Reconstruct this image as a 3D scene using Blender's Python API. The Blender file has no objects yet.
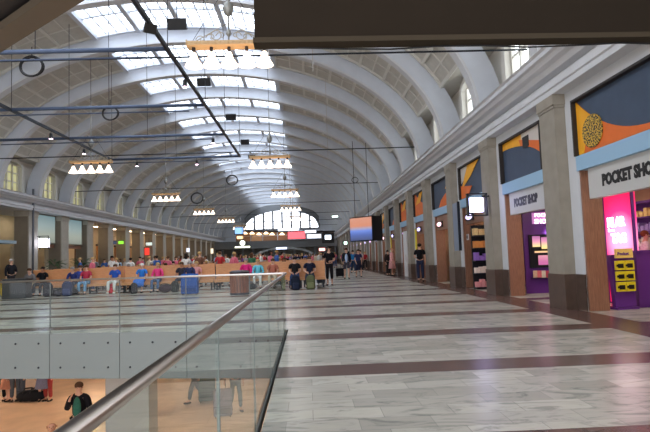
import bpy, bmesh, math, random
from mathutils import Vector, Matrix
R = random.Random(7)
PI = math.pi
COL = bpy.context.scene.collection
# ------------------------------------------------------------------ camera model
F = 546.0; HC = 1.36; RHO = 0.032; VPX, VPY = 308.0, 257.0
_Y = Vector((VPX-325, -(VPY-216), -F)).normalized()
_Z = Vector((-RHO, 1, 0)); _Z = (_Z - _Z.dot(_Y)*_Y).normalized()
_X = _Y.cross(_Z)
CAMROT = Matrix((_X, _Y, _Z))            # rows: world axes in camera coords -> world = CAMROT @ cam
def ray(x, y): return CAMROT @ Vector((x-325, -(y-216), -F))
def at(x, y, z=0.0):                     # point of the horizontal plane z seen at that place of the photo
    d = ray(x, y); t = (z-HC)/d.z; return Vector((0, 0, HC)) + d*t
def aty(x, y, Y):
    d = ray(x, y); return Vector((0, 0, HC)) + d*(Y/d.y)
def atx(x, y, X):
    d = ray(x, y); return Vector((0, 0, HC)) + d*(X/d.x)
cd = bpy.data.cameras.new('camera'); cam = bpy.data.objects.new('camera', cd); COL.objects.link(cam)
cd.sensor_width = 36; cd.sensor_fit = 'HORIZONTAL'; cd.lens = F*36/650; cd.clip_end = 400; cd.clip_start = .05
cam.matrix_world = Matrix.Translation((0, 0, HC)) @ CAMROT.to_4x4()
bpy.context.scene.camera = cam
# ------------------------------------------------------------------ materials
def lin(c):
    return tuple(((v/255)/12.92 if v/255 <= .04045 else ((v/255+.055)/1.055)**2.4) for v in c[:3]) + (1,)
_m = {}
def mat(name, col, rough=.6, metal=0, spec=.5, emit=0, var=0, scale=6, bump=0, ecol=None):
    if name in _m: return _m[name]
    m = bpy.data.materials.new(name); m.use_nodes = True; nt = m.node_tree
    b = nt.nodes['Principled BSDF']; b.inputs['Base Color'].default_value = lin(col)
    b.inputs['Roughness'].default_value = rough; b.inputs['Metallic'].default_value = metal
    b.inputs['Specular IOR Level'].default_value = spec
    if emit:
        b.inputs['Emission Color'].default_value = lin(ecol or col); b.inputs['Emission Strength'].default_value = emit
    if var or bump:
        tc = nt.nodes.new('ShaderNodeTexCoord'); n = nt.nodes.new('ShaderNodeTexNoise')
        n.inputs['Scale'].default_value = scale; n.inputs['Detail'].default_value = 4
        nt.links.new(tc.outputs['Object'], n.inputs['Vector'])
        if var:
            r = nt.nodes.new('ShaderNodeValToRGB'); c = lin(col)
            r.color_ramp.elements[0].position = .3; r.color_ramp.elements[1].position = .7
            r.color_ramp.elements[0].color = tuple(max(0, v*(1-var)) for v in c[:3])+(1,)
            r.color_ramp.elements[1].color = tuple(min(1, v*(1+var)) for v in c[:3])+(1,)
            nt.links.new(n.outputs['Fac'], r.inputs[0]); nt.links.new(r.outputs[0], b.inputs['Base Color'])
        if bump:
            bp = nt.nodes.new('ShaderNodeBump'); bp.inputs['Strength'].default_value = bump; bp.inputs['Distance'].default_value = .01
            nt.links.new(n.outputs['Fac'], bp.inputs['Height']); nt.links.new(bp.outputs[0], b.inputs['Normal'])
    _m[name] = m; return m
def cloth(c): return mat('cloth_%d_%d_%d' % c, c, .85, var=.12, scale=25, spec=.2)
def glow(name, c, s): return mat(name, c, .5, emit=s)
def grad_emit(name, stops, s, axis='Z', lo=0, hi=1):    # a backlit print with its own picture
    m = bpy.data.materials.new(name); m.use_nodes = True; nt = m.node_tree; b = nt.nodes['Principled BSDF']
    tc = nt.nodes.new('ShaderNodeTexCoord'); sx = nt.nodes.new('ShaderNodeSeparateXYZ'); mr = nt.nodes.new('ShaderNodeMapRange')
    nt.links.new(tc.outputs['Object'], sx.inputs[0]); nt.links.new(sx.outputs[axis], mr.inputs['Value'])
    mr.inputs['From Min'].default_value = lo; mr.inputs['From Max'].default_value = hi
    rp = nt.nodes.new('ShaderNodeValToRGB'); e = rp.color_ramp.elements
    e[0].position, e[0].color = stops[0][0], lin(stops[0][1]); e[1].position, e[1].color = stops[-1][0], lin(stops[-1][1])
    for p, c in stops[1:-1]:
        q = e.new(p); q.color = lin(c)
    nt.links.new(mr.outputs[0], rp.inputs[0]); nt.links.new(rp.outputs[0], b.inputs['Emission Color'])
    b.inputs['Base Color'].default_value = (.1, .1, .1, 1); b.inputs['Emission Strength'].default_value = s
    return m
def wood(name, c1, c2, rough=.4, sc=1.0, axis=2):
    m = bpy.data.materials.new(name); m.use_nodes = True; nt = m.node_tree; b = nt.nodes['Principled BSDF']
    tc = nt.nodes.new('ShaderNodeTexCoord'); mp = nt.nodes.new('ShaderNodeMapping'); n = nt.nodes.new('ShaderNodeTexNoise')
    s = [14*sc]*3; s[axis] = 1.0*sc; mp.inputs['Scale'].default_value = s
    nt.links.new(tc.outputs['Object'], mp.inputs[0]); nt.links.new(mp.outputs[0], n.inputs['Vector'])
    n.inputs['Detail'].default_value = 5
    r = nt.nodes.new('ShaderNodeValToRGB'); r.color_ramp.elements[0].position = .3; r.color_ramp.elements[1].position = .72
    r.color_ramp.elements[0].color = lin(c1); r.color_ramp.elements[1].color = lin(c2)
    nt.links.new(n.outputs['Fac'], r.inputs[0]); nt.links.new(r.outputs[0], b.inputs['Base Color']); b.inputs['Roughness'].default_value = rough
    return m
def glass_mat(name, tint, ior=1.5, refl=1.0):
    m = bpy.data.materials.new(name); m.use_nodes = True; nt = m.node_tree; nt.nodes.clear()
    out = nt.nodes.new('ShaderNodeOutputMaterial'); mx = nt.nodes.new('ShaderNodeMixShader'); t = nt.nodes.new('ShaderNodeBsdfTransparent')
    g = nt.nodes.new('ShaderNodeBsdfGlossy'); fr = nt.nodes.new('ShaderNodeFresnel')
    t.inputs[0].default_value = lin(tint); g.inputs['Roughness'].default_value = .02; g.inputs[0].default_value = (refl, refl, refl, 1)
    fr.inputs[0].default_value = ior
    geo = nt.nodes.new('ShaderNodeNewGeometry'); sb = nt.nodes.new('ShaderNodeMath'); sb.operation = 'SUBTRACT'; sb.inputs[0].default_value = 1; nt.links.new(geo.outputs['Backfacing'], sb.inputs[1])
    mu = nt.nodes.new('ShaderNodeMath'); mu.operation = 'MULTIPLY'; nt.links.new(fr.outputs[0], mu.inputs[0]); nt.links.new(sb.outputs[0], mu.inputs[1]); nt.links.new(mu.outputs[0], mx.inputs[0]); nt.links.new(t.outputs[0], mx.inputs[1]); nt.links.new(g.outputs[0], mx.inputs[2])
    nt.links.new(mx.outputs[0], out.inputs[0]); return m
GLASS = glass_mat('railing_glass', (244, 250, 248), 1.5); GLASS2 = glass_mat('railing_glass_far', (244, 250, 248), 1.3)
def floor_mat():
    m = bpy.data.materials.new('marble_floor'); m.use_nodes = True; nt = m.node_tree; b = nt.nodes['Principled BSDF']; N = nt.nodes.new; L = nt.links.new
    tc = N('ShaderNodeTexCoord'); sp = N('ShaderNodeSeparateXYZ'); L(tc.outputs['Object'], sp.inputs[0])
    def mth(op, a, bb, c=None):
        q = N('ShaderNodeMath'); q.operation = op
        for i, v in enumerate((a, bb, c)):
            if v is None: continue
            if isinstance(v, (int, float)): q.inputs[i].default_value = v
            else: L(v, q.inputs[i])
        return q.outputs[0]
    # cross bands of brown marble every 2.77 m and a border along each wall
    yy = mth('SUBTRACT', sp.outputs['Y'], 6.33-27.7); fr = mth('MODULO', yy, 2.77); band = mth('LESS_THAN', fr, .62)
    b1 = mth('GREATER_THAN', sp.outputs['X'], 5.03); b2 = mth('LESS_THAN', sp.outputs['X'], -16.4)
    ex = mth('LESS_THAN', sp.outputs['X'], 5.9); b1 = mth('MULTIPLY', b1, ex)
    msk = mth('MAXIMUM', band, mth('MAXIMUM', b1, b2))
    br = N('ShaderNodeTexBrick'); br.inputs['Scale'].default_value = 1; br.offset = .37; br.offset_frequency = 2; br.squash = 1
    br.inputs['Brick Width'].default_value = .6; br.inputs['Row Height'].default_value = .31; br.inputs['Mortar Size'].default_value = .003
    br.inputs['Color1'].default_value = lin((198, 192, 182)); br.inputs['Color2'].default_value = lin((166, 162, 154)); br.inputs['Mortar'].default_value = lin((150, 148, 142))
    mp = N('ShaderNodeMapping'); mp.inputs['Location'].default_value = (0, -.02, 0); L(tc.outputs['Object'], mp.inputs[0]); L(mp.outputs[0], br.inputs['Vector'])
    n = N('ShaderNodeTexNoise'); n.inputs['Scale'].default_value = 1.7; n.inputs['Detail'].default_value = 10; n.inputs['Distortion'].default_value = 2.2; n.inputs['Roughness'].default_value = .65
    mp2 = N('ShaderNodeMapping'); mp2.inputs['Scale'].default_value = (.8, 2.2, 1); L(tc.outputs['Object'], mp2.inputs[0]); L(mp2.outputs[0], n.inputs['Vector'])
    rp = N('ShaderNodeValToRGB'); rp.color_ramp.elements[0].position = .36; rp.color_ramp.elements[0].color = (.42, .45, .44, 1); rp.color_ramp.elements[1].position = .62; rp.color_ramp.elements[1].color = (1, .98, .93, 1)
    q = rp.color_ramp.elements.new(.47); q.color = (.9, .9, .87, 1)
    L(n.outputs['Fac'], rp.inputs[0])
    mu = N('ShaderNodeMix'); mu.data_type = 'RGBA'; mu.blend_type = 'MULTIPLY'; mu.inputs[0].default_value = .75; L(br.outputs['Color'], mu.inputs[6]); L(rp.outputs[0], mu.inputs[7])
    n2 = N('ShaderNodeTexNoise'); n2.inputs['Scale'].default_value = 5; n2.inputs['Detail'].default_value = 6; L(tc.outputs['Object'], n2.inputs['Vector'])
    r2 = N('ShaderNodeValToRGB'); r2.color_ramp.elements[0].color = lin((80, 60, 54)); r2.color_ramp.elements[1].color = lin((108, 82, 74)); r2.color_ramp.elements[0].position = .3; r2.color_ramp.elements[1].position = .7
    L(n2.outputs['Fac'], r2.inputs[0])
    mx = N('ShaderNodeMix'); mx.data_type = 'RGBA'; L(msk, mx.inputs[0]); L(mu.outputs[2], mx.inputs[6]); L(r2.outputs[0], mx.inputs[7])
    L(mx.outputs[2], b.inputs['Base Color']); b.inputs['Roughness'].default_value = .26; b.inputs['Specular IOR Level'].default_value = .4
    return m
M = dict(
 floor=floor_mat(),
 lower_floor=mat('lower_floor_stone', (214, 186, 160), .3, var=.12, scale=1.5),
 plaster=mat('plaster_white', (205, 206, 208), .7, var=.03, scale=2),
 rib=mat('rib_plaster', (205, 210, 218), .7, var=.04, scale=2),
 panel=mat('vault_panel', (192, 188, 178), .85, var=.06, scale=3),
 batten=mat('vault_batten', (212, 209, 200), .75),
 stone=mat('pilaster_stone', (148, 140, 126), .6, var=.08, scale=4),
 stone_l=mat('pier_stone', (168, 162, 148), .6, var=.07, scale=4),
 stone_d=mat('dark_stone', (120, 112, 98), .6, var=.07, scale=4),
 plinth=mat('plinth_stone', (84, 66, 56), .35, var=.15, scale=5),
 jamb=wood('jamb_wood', (124, 84, 64), (156, 112, 88), .4),
 bench=wood('bench_wood', (198, 130, 80), (226, 164, 108), .4, axis=0),
 fascia=mat('fascia_panel_white', (116, 124, 122), .45, var=.03, scale=1),
 steel=mat('brushed_steel', (188, 182, 176), .28, metal=1),
 darksteel=mat('dark_steel', (40, 44, 50), .45, metal=.6),
 black=mat('black_plastic', (18, 18, 20), .5),
 bluesteel=mat('blue_grey_tube', (74, 88, 112), .5, metal=.3),
 gold=mat('gilded_metal', (184, 154, 112), .5, metal=.2),
 brown=mat('board_brown', (30, 23, 15), .9, spec=.15, var=.05, scale=2),
 board_edge=mat('board_edge_brown', (50, 42, 30), .8, spec=.2),
 tan=mat('canopy_tan', (80, 70, 56), .6),
 lintel=mat('lintel_blue', (150, 186, 212), .5),
 signw=mat('sign_white', (196, 194, 190), .5),
 artblue=mat('art_dark_blue', (62, 76, 96), .6, var=.08, scale=3),
 artorange=mat('art_orange', (226, 110, 40), .6, var=.06, scale=3),
 artyellow=mat('art_yellow', (240, 168, 30), .6, var=.05, scale=3),
 artpale=mat('art_pale', (206, 196, 186), .6),
 artblack=mat('art_black', (30, 26, 24), .6),
 purple=mat('shop_purple', (98, 44, 134), .45),
 white=mat('white_paint', (225, 225, 225), .5),
 yellow=mat('yellow_print', (226, 206, 40), .5),
 red=mat('red_print', (200, 40, 50), .5),
 green=mat('leaf_green', (46, 78, 38), .6, var=.3, scale=10),
 warmwall=mat('warm_wall', (208, 184, 146), .6, var=.08, scale=1),
 shopwall=mat('shop_wall', (190, 150, 120), .7),
 darkgap=mat('dark_frame', (40, 32, 28), .6),
 skin=mat('skin_light', (214, 166, 140), .55), skin2=mat('skin_tan', (176, 122, 92), .55), skin3=mat('skin_deep', (112, 74, 54), .55),
 eye=mat('eye_dark', (30, 24, 22), .3),
 sky=glow('skylight_pane', (232, 242, 255), 1.7),
 lun_l=glow('side_window_pane', (184, 180, 134), .33),
 lun_r=glow('side_window_pane_bright', (236, 242, 246), 1.3),
 farpane=glow('far_window_pane', (240, 245, 255), 1.3),
 lamp=glow('lamp_shade_glass', (255, 226, 200), 1.9),
 fixture=glow('light_diffuser', (255, 222, 180), 15),
 fixture_w=glow('light_diffuser_white', (255, 236, 214), 7),
 screen=glow('screen_white', (210, 212, 255), 2.2),
)
# ------------------------------------------------------------------ mesh builder
class MB:
    def __init__(s): s.b = bmesh.new(); s.mi = 0
    def _f(s, vs):
        try: f = s.b.faces.new(vs); f.material_index = s.mi; return f
        except ValueError: return None
    def box(s, x0, x1, y0, y1, z0, z1, mx=None):
        v = [Vector((x, y, z)) for z in (z0, z1) for y in (y0, y1) for x in (x0, x1)]
        if mx is not None: v = [mx @ p for p in v]
        v = [s.b.verts.new(p) for p in v]
        for f in ((0, 2, 3, 1), (4, 5, 7, 6), (0, 1, 5, 4), (2, 6, 7, 3), (0, 4, 6, 2), (1, 3, 7, 5)): s._f([v[i] for i in f])
        return s
    def rbox(s, x0, x1, y0, y1, z0, z1, r):          # box with chamfered vertical and top edges
        cx, cy, cz = (x0+x1)/2, (y0+y1)/2, (z0+z1)/2; hx, hy, hz = (x1-x0)/2, (y1-y0)/2, (z1-z0)/2
        rings = []
        for k in range(9):
            a = -PI/2 + PI*k/8 if False else None
        prof = [(-hz, -r), (-hz+r*.3, -r*.3), (-hz+r, 0), (hz-r, 0), (hz-r*.3, -r*.3), (hz, -r)]
        for z, d in prof:
            ring = []
            for sx, sy, a0 in ((1, 1, 0), (-1, 1, PI/2), (-1, -1, PI), (1, -1, 1.5*PI)):
                for k in range(3):
                    a = a0 + k*PI/4
                    ring.append(s.b.verts.new((cx+sx*(hx-r)+(r+d)*math.cos(a), cy+sy*(hy-r)+(r+d)*math.sin(a), cz+z)))
            rings.append(ring)
        n = 12
        for a, b2 in zip(rings, rings[1:]):
            for i in range(n): s._f([a[i], a[(i+1) % n], b2[(i+1) % n], b2[i]])
        s._f(rings[0][::-1]); s._f(rings[-1]); return s
    def tube(s, pts, r, n=8, cap=True, taper=None):
        pts = [Vector(p) for p in pts]; rings = []
        for i, p in enumerate(pts):
            t = (pts[min(i+1, len(pts)-1)]-pts[max(i-1, 0)]).normalized()
            u = t.cross(Vector((0, 0, 1)) if abs(t.z) < .95 else Vector((1, 0, 0))).normalized(); w = t.cross(u)
            rr = taper[i] if taper else r
            rings.append([s.b.verts.new(p + rr*(math.cos(2*PI*k/n)*u + math.sin(2*PI*k/n)*w)) for k in range(n)])
        for a, b2 in zip(rings, rings[1:]):
            for i in range(n): s._f([a[i], a[(i+1) % n], b2[(i+1) % n], b2[i]])
        if cap: s._f(rings[0][::-1]); s._f(rings[-1])
        return s
    def lathe(s, prof, n=16, c=(0, 0, 0), cap=True):
        rings = [[s.b.verts.new((c[0]+r*math.cos(2*PI*k/n), c[1]+r*math.sin(2*PI*k/n), c[2]+z)) for k in range(n)] for r, z in prof]
        for a, b2 in zip(rings, rings[1:]):
            for i in range(n): s._f([a[i], a[(i+1) % n], b2[(i+1) % n], b2[i]])
        if cap: s._f(rings[0][::-1]); s._f(rings[-1])
        return s
    def ell(s, c, r, n=10, m=7, mx=None):
        rows = []
        for j in range(1, m):
            th = PI*j/m
            rows.append([s.b.verts.new((c[0]+r[0]*math.sin(th)*math.cos(2*PI*k/n), c[1]+r[1]*math.sin(th)*math.sin(2*PI*k/n), c[2]-r[2]*math.cos(th))) for k in range(n)])
        a = s.b.verts.new((c[0], c[1], c[2]-r[2])); z = s.b.verts.new((c[0], c[1], c[2]+r[2]))
        for i in range(n):
            s._f([a, rows[0][(i+1) % n], rows[0][i]]); s._f([z, rows[-1][i], rows[-1][(i+1) % n]])
        for p, q in zip(rows, rows[1:]):
            for i in range(n): s._f([p[i], p[(i+1) % n], q[(i+1) % n], q[i]])
        return s
    def prism(s, poly, d0, d1, ax='y'):             # polygon in the two other axes, extruded along ax
        def P(a, b_, d): return {'y': (a, d, b_), 'x': (d, a, b_), 'z': (a, b_, d)}[ax]
        A = [s.b.verts.new(P(a, b_, d0)) for a, b_ in poly]; B = [s.b.verts.new(P(a, b_, d1)) for a, b_ in poly]
        n = len(poly); s._f(A); s._f(B[::-1])
        for i in range(n): s._f([A[i], B[i], B[(i+1) % n], A[(i+1) % n]])
        return s
    def torus(s, c, Rr, r, n=20, k=6, plane='xz', sq=1):
        pts = []
        for i in range(n):
            a = 2*PI*i/n; u, v = Rr*math.cos(a), Rr*math.sin(a)*sq
            ring = []
            for j in range(k):
                bb = 2*PI*j/k; q = Rr + r*math.cos(bb); w = r*math.sin(bb)
                u, v = q*math.cos(a), q*math.sin(a)*sq
                p = {'xz': (u, w, v), 'xy': (u, v, w), 'yz': (w, u, v)}[plane]
                ring.append(s.b.verts.new((c[0]+p[0], c[1]+p[1], c[2]+p[2])))
            pts.append(ring)
        for i in range(n):
            A, B = pts[i], pts[(i+1) % n]
            for j in range(k): s._f([A[j], B[j], B[(j+1) % k], A[(j+1) % k]])
        return s
    def mesh(s, name='mesh', smooth=False):
        bmesh.ops.recalc_face_normals(s.b, faces=s.b.faces)
        me = bpy.data.meshes.new(name); s.b.to_mesh(me); s.b.free()
        if smooth:
            for p in me.polygons: p.use_smooth = True
        return me
    def build(s, name, m, parent=None, smooth=False):
        o = bpy.data.objects.new(name, s.mesh(name, smooth)); COL.objects.link(o)
        for q in (m if isinstance(m, (list, tuple)) else [m]): o.data.materials.append(M[q] if isinstance(q, str) else q)
        if parent: o.parent = parent
        return o
def struct(o): o['kind'] = 'structure'; return o
def tag(o, label, cat, group=None, kind=None):
    o['label'] = label; o['category'] = cat
    if group: o['group'] = group
    if kind: o['kind'] = kind
    return o
def thing(name, label, cat, loc=(0, 0, 0), rz=0, group=None):
    o = bpy.data.objects.new(name, None); COL.objects.link(o); o.location = loc; o.rotation_euler = (0, 0, rz); o.empty_display_size = .1
    return tag(o, label, cat, group)
def copy_tree(o, parent=None):
    c = o.copy(); COL.objects.link(c)
    if parent: c.parent = parent
    for ch in list(o.children): copy_tree(ch, c)
    return c
def put(o, loc, rz=0, label=None, group=None, scale=None):
    o.location = loc; o.rotation_euler = (0, 0, rz)
    if label: o['label'] = label
    if group: o['group'] = group
    if scale: o.scale = (scale,)*3
    return o
def text_mesh(txt, size, depth=.01, bold=0, align='LEFT'):
    c = bpy.data.curves.new('lettering', 'FONT'); c.body = txt; c.size = size; c.extrude = depth/2; c.offset = bold; c.align_x = align; c.resolution_u = 2
    o = bpy.data.objects.new('lettering', c); COL.objects.link(o); bpy.context.view_layer.update()
    dg = bpy.context.evaluated_depsgraph_get(); me = bpy.data.meshes.new_from_object(o.evaluated_get(dg)); me.name = 'lettering'
    bpy.data.objects.remove(o); bpy.data.curves.remove(c); return me
RW = Matrix(((0, 0, -1), (-1, 0, 0), (0, 1, 0)))        # text on the right wall: reads towards the camera, faces the hall
FW = Matrix(((1, 0, 0), (0, 0, -1), (0, 1, 0)))         # text facing the camera (-Y)
def lettering(txt, size, loc, rot, m, parent, depth=.012, bold=0, align='LEFT', sx=1, name='lettering'):
    me = text_mesh(txt, size, depth, bold, align); me.transform(rot.to_4x4() @ Matrix.Diagonal((sx, 1, 1, 1))); me.transform(Matrix.Translation(loc))
    o = bpy.data.objects.new(name, me); COL.objects.link(o); o.data.materials.append(M[m] if isinstance(m, str) else m); o.parent = parent; return o

# ------------------------------------------------------------------ the hall
XR, XL, XC = 5.95, -17.35, -5.7
BAY = 4.55; Y0 = 12.45                     # pilaster centres at Y0 + BAY*k
YB = Y0 - 3*BAY                            # the hall is built from here on
YE = YB + BAY*25                           # far wall
CZ = 5.7                                   # top of cornice
A_S, B_S, Z_S = 12.0, 7.15, 5.55           # vault shell (ellipse)
A_R, B_R = 11.26, 6.4                      # underside of the ribs
SKY_H = 4.12
# upper floor with the opening in front of the camera
EA, EB = at(0, 334), at(288.5, 329.5)
slope = (EB.y-EA.y)/(EB.x-EA.x); XE = -.414
def edgeY(x): return EB.y + slope*(x-XE)
XO = -10.5                                 # left side of the opening
mb = MB(); poly = [(XE, YB), (9.6, YB), (9.6, YE), (XL-3.2, YE), (XL-3.2, YB), (XO, YB), (XO, edgeY(XO)), (XE, edgeY(XE))]
mb.prism(poly, -.28, 0, 'z'); struct(mb.build('floor', 'floor'))
mb = MB(); mb.prism([(XE+.02, YB), (9.6, YB), (9.6, YE), (XL-3.2, YE), (XL-3.2, YB), (XO-.02, YB), (XO-.02, edgeY(XO)+.05), (XE+.02, edgeY(XE)+.05)], -.9, -.281, 'z'); struct(mb.build('ceiling_lower', 'plaster'))
ZL = -3.38
mb = MB(); mb.box(-22, 6, YB, 46, ZL-.2, ZL); struct(mb.build('floor_lower', 'lower_floor'))
mb = MB(); mb.box(-22, 6, 46, 46.3, ZL, -.9); struct(mb.build('wall_lower_back', 'shopwall'))
mb = MB(); mb.box(6, 6.3, YB, 46.3, ZL, -.9); struct(mb.build('wall_lower_right', 'shopwall'))
mb = MB(); mb.box(-22.3, -22, YB, 46.3, ZL, -.9); struct(mb.build('wall_lower_left', 'shopwall'))

def clothprofile(): pass
# entablatures
prof = [(XR+.3, 4.86), (5.66, 4.86), (5.66, 4.98), (5.62, 5.0), (5.62, 5.16), (5.8, 5.17), (5.8, 5.31), (5.6, 5.32), (5.52, 5.42), (5.4, 5.46), (5.34, 5.54), (5.26, 5.56), (5.26, 5.66), (5.2, CZ), (XR+.4, CZ)]
mb = MB(); mb.prism(prof, YB, YE); struct(mb.build('trim_1', 'plaster'))
profl = [(2*XC-x, z) for x, z in prof]
mb = MB(); mb.prism(profl, YB, YE); struct(mb.build('trim_2', 'plaster'))
tn = [3]
def trim(mb, m, parent=None):
    o = mb.build('trim_%d' % tn[0], m, parent); tn[0] += 1; return struct(o)
# vault shell, curved, open at the skylight; niches at the side windows
def ell_pt(t, a, b, zc=Z_S): return XC + a*math.cos(t), zc + b*math.sin(t)
t0 = math.asin((7.95-Z_S)/B_S); t1 = math.acos(SKY_H/A_S)
mb = MB(); NSEG = 22
for sgn in (1, -1):
    rows = []
    for i in range(NSEG+1):
        t = t0 + (t1-t0)*i/NSEG
        x, z = ell_pt(t, A_S, B_S); xo, zo = ell_pt(t, A_S+.2, B_S+.2)
        rows.append(((XC+sgn*(x-XC), z), (XC+sgn*(xo-XC), zo)))
    poly = [r[0] for r in rows] + [r[1] for r in rows[::-1]]
    for r, q in zip(rows, rows[1:]): mb.prism([r[0], q[0], q[1], r[1]], YB, YE)
    x8 = A_S*math.cos(t0)
    a, b_ = sorted((XC+sgn*x8, XC+sgn*12.35)); mb.box(a, b_, YB, YE, 7.96, 8.1)      # niche soffit
struct(mb.build('ceiling', 'panel'))
# ribs, each one arch
def arch_mesh(a0, b0, a1, b1, y0, y1, n=56, ta=0.0):
    m_ = MB(); 
    prev = None
    for i in range(n+1):
        t = ta + (PI-2*ta)*i/n
        p = ell_pt(t, a0, b0); q = ell_pt(t, a1, b1)
        cur = [m_.b.verts.new((p[0], y0, p[1])), m_.b.verts.new((p[0], y1, p[1])), m_.b.verts.new((q[0], y1, q[1])), m_.b.verts.new((q[0], y0, q[1]))]
        if prev:
            for k in range(4): m_._f([prev[k], cur[k], cur[(k+1) % 4], prev[(k+1) % 4]])
        else: m_._f(cur)
        prev = cur
    m_._f(prev[::-1]); return m_
NB = 25
rib0 = arch_mesh(A_R, B_R, A_S+.1, B_S+.1, -.17, .17).mesh('rib')
lip0 = arch_mesh(A_R-.03, B_R-.03, A_R+.06, B_R+.06, -.21, .21).mesh('rib_lip')
rib0.materials.append(M['rib']); lip0.materials.append(M['plaster'])
for k in range(NB+1):
    y = YB + BAY*k
    o = bpy.data.objects.new('trim_%d' % tn[0], rib0); tn[0] += 1; COL.objects.link(o); struct(o); o.location = (0, y, 0)
    l = bpy.data.objects.new('rib_lip', lip0); COL.objects.link(l); l.parent = o
# battens of the vault panels, per bay
mb = MB(); BT = .07; NR = 12
def batt_long(mb, t, sgn, y0, y1, w, d):
    x, z = ell_pt(t, A_S, B_S); nx, nz = math.cos(t)*B_S, math.sin(t)*A_S; l = math.hypot(nx, nz); nx /= l; nz /= l; tx, tz = -nz, nx
    P = [(x+tx*w-nx*0-XC, z+tz*w-nz*0), (x-tx*w-XC, z-tz*w), (x-tx*w-nx*d-XC, z-tz*w-nz*d), (x+tx*w-nx*d-XC, z+tz*w-nz*d)]
    mb.prism([(XC+sgn*a, b_) for a, b_ in P], y0, y1)
for sgn in (1, -1):
    for i in range(NR+1):
        t = t0+.01 + (t1-t0-.02)*i/NR
        batt_long(mb, t, sgn, .2, BAY-.2, .028 if i % 2 else .065, .04 if i % 2 else .08)
    for yy, w, d in ((.34, .07, .09), (BAY*.36, .03, .04), (BAY*.64, .03, .04), (BAY-.34, .07, .09)):
        for i in range(NSEG):
            ta, tb = t0+(t1-t0)*i/NSEG, t0+(t1-t0)*(i+1)/NSEG
            p, q = ell_pt(ta, A_S, B_S), ell_pt(tb, A_S, B_S); p2, q2 = ell_pt(ta, A_S-d, B_S-d), ell_pt(tb, A_S-d, B_S-d)
            mb.prism([(XC+sgn*(a-XC), b_) for a, b_ in (p, q, q2, p2)], yy-w, yy+w)
bat = mb.mesh('battens'); bat.materials.append(M['batten'])
# skylight of one bay: four groups of 4 x 2 panes
def sky_z(x): return Z_S + B_S*math.sqrt(max(0, 1-((x-XC)/A_S)**2))
fr = MB(); pn = MB()
xs = [XC-SKY_H + 2*SKY_H*i/16 for i in range(17)]
for i in range(17):
    x = xs[i]; w = .11 if i % 4 == 0 else .025; d = .22 if i % 4 == 0 else .07
    fr.box(x-w, x+w, .32, BAY-.32, sky_z(x)-d, sky_z(x)+.1)
for i in range(16):
    a, b_ = xs[i], xs[i+1]; za, zb = sky_z(a), sky_z(b_)
    pn.prism([(a, za), (b_, zb), (b_, zb+.05), (a, za+.05)], .32, BAY-.32)
    for yy, w, d in ((.38, .09, .16), (BAY/2, .05, .1), (BAY-.38, .09, .16)): fr.prism([(a, za-d), (b_, zb-d), (b_, zb+.08), (a, za+.08)], yy-w, yy+w)
    for yy in (BAY*.3, BAY*.7): fr.prism([(a, za-.04), (b_, zb-.04), (b_, zb+.06), (a, za+.06)], yy-.02, yy+.02)
frm = fr.mesh('skylight_frame'); pnm = pn.mesh('skylight_panes'); frm.materials.append(M['rib']); pnm.materials.append(M['sky'])
wn = [1]
def window_obj(frame_mesh, pane_mesh, y):
    o = bpy.data.objects.new('window_%d' % wn[0], frame_mesh); wn[0] += 1; COL.objects.link(o); struct(o); o.location = (0, y, 0)
    p = bpy.data.objects.new('pane', pane_mesh); COL.objects.link(p); p.parent = o; return o
# side windows
def lun(side, pm):
    f = MB(); p = MB(); X = XC + side*12.05
    y0, y1, z0, z1 = BAY/2-.95, BAY/2+.95, 5.95, 7.55
    def bx(mb, a, b_, *r): mb.box(min(a, b_), max(a, b_), *r)
    xi = X-side*.12
    bx(p, X, X+side*.03, y0, y1, z0, z1)
    for y in (y0, y0+.63, y1-.63, y1): bx(f, xi, X+side*.02, y-.04, y+.04, z0, z1)
    for z in (z0, z0+.55, z0+1.1, z1): bx(f, xi+side*.02, X+side*.02, y0, y1, z-.03, z+.03)
    # splayed surround with a segmental head
    n = 8; yc = BAY/2
    for i in range(n):
        a0_, a1_ = PI*i/n, PI*(i+1)/n
        q = [(yc+math.cos(a)*rr, z1-.1+math.sin(a)*hh) for a, rr, hh in ((a0_, 1.0, .25), (a1_, 1.0, .25), (a1_, 1.3, .48), (a0_, 1.3, .48))]
        f.prism(q, X-side*.3, X+side*.02, 'x')
    for s in (-1, 1): bx(f, X-side*.3, X+side*.02, *sorted((yc+s*1.0, yc+s*1.3)), z0-.15, z1-.1)
    fm, pp = f.mesh('side_window_frame'), p.mesh('side_window_panes'); fm.materials.append(M['batten']); pp.materials.append(M[pm]); return fm, pp
LL = lun(-1, 'lun_l'); LR = lun(1, 'lun_r')
for side in (-1, 1):
    X = XC + side*12.1; mb = MB(); mb.box(min(X, X+side*.25), max(X, X+side*.25), YB, YE, CZ-.2, 8.0)
    mb.box(min(X, XC+side*11.1), max(X, XC+side*11.1), YB, YE, CZ-.2, CZ-.02)
    struct(mb.build('wall_upper_' + ('right' if side > 0 else 'left'), 'batten'))
for k in range(NB):
    y = YB+BAY*k
    o = bpy.data.objects.new('trim_%d' % tn[0], bat); tn[0] += 1; COL.objects.link(o); struct(o); o.location = (0, y, 0)
    window_obj(frm, pnm, y); window_obj(*LL, y); window_obj(*LR, y)
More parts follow.
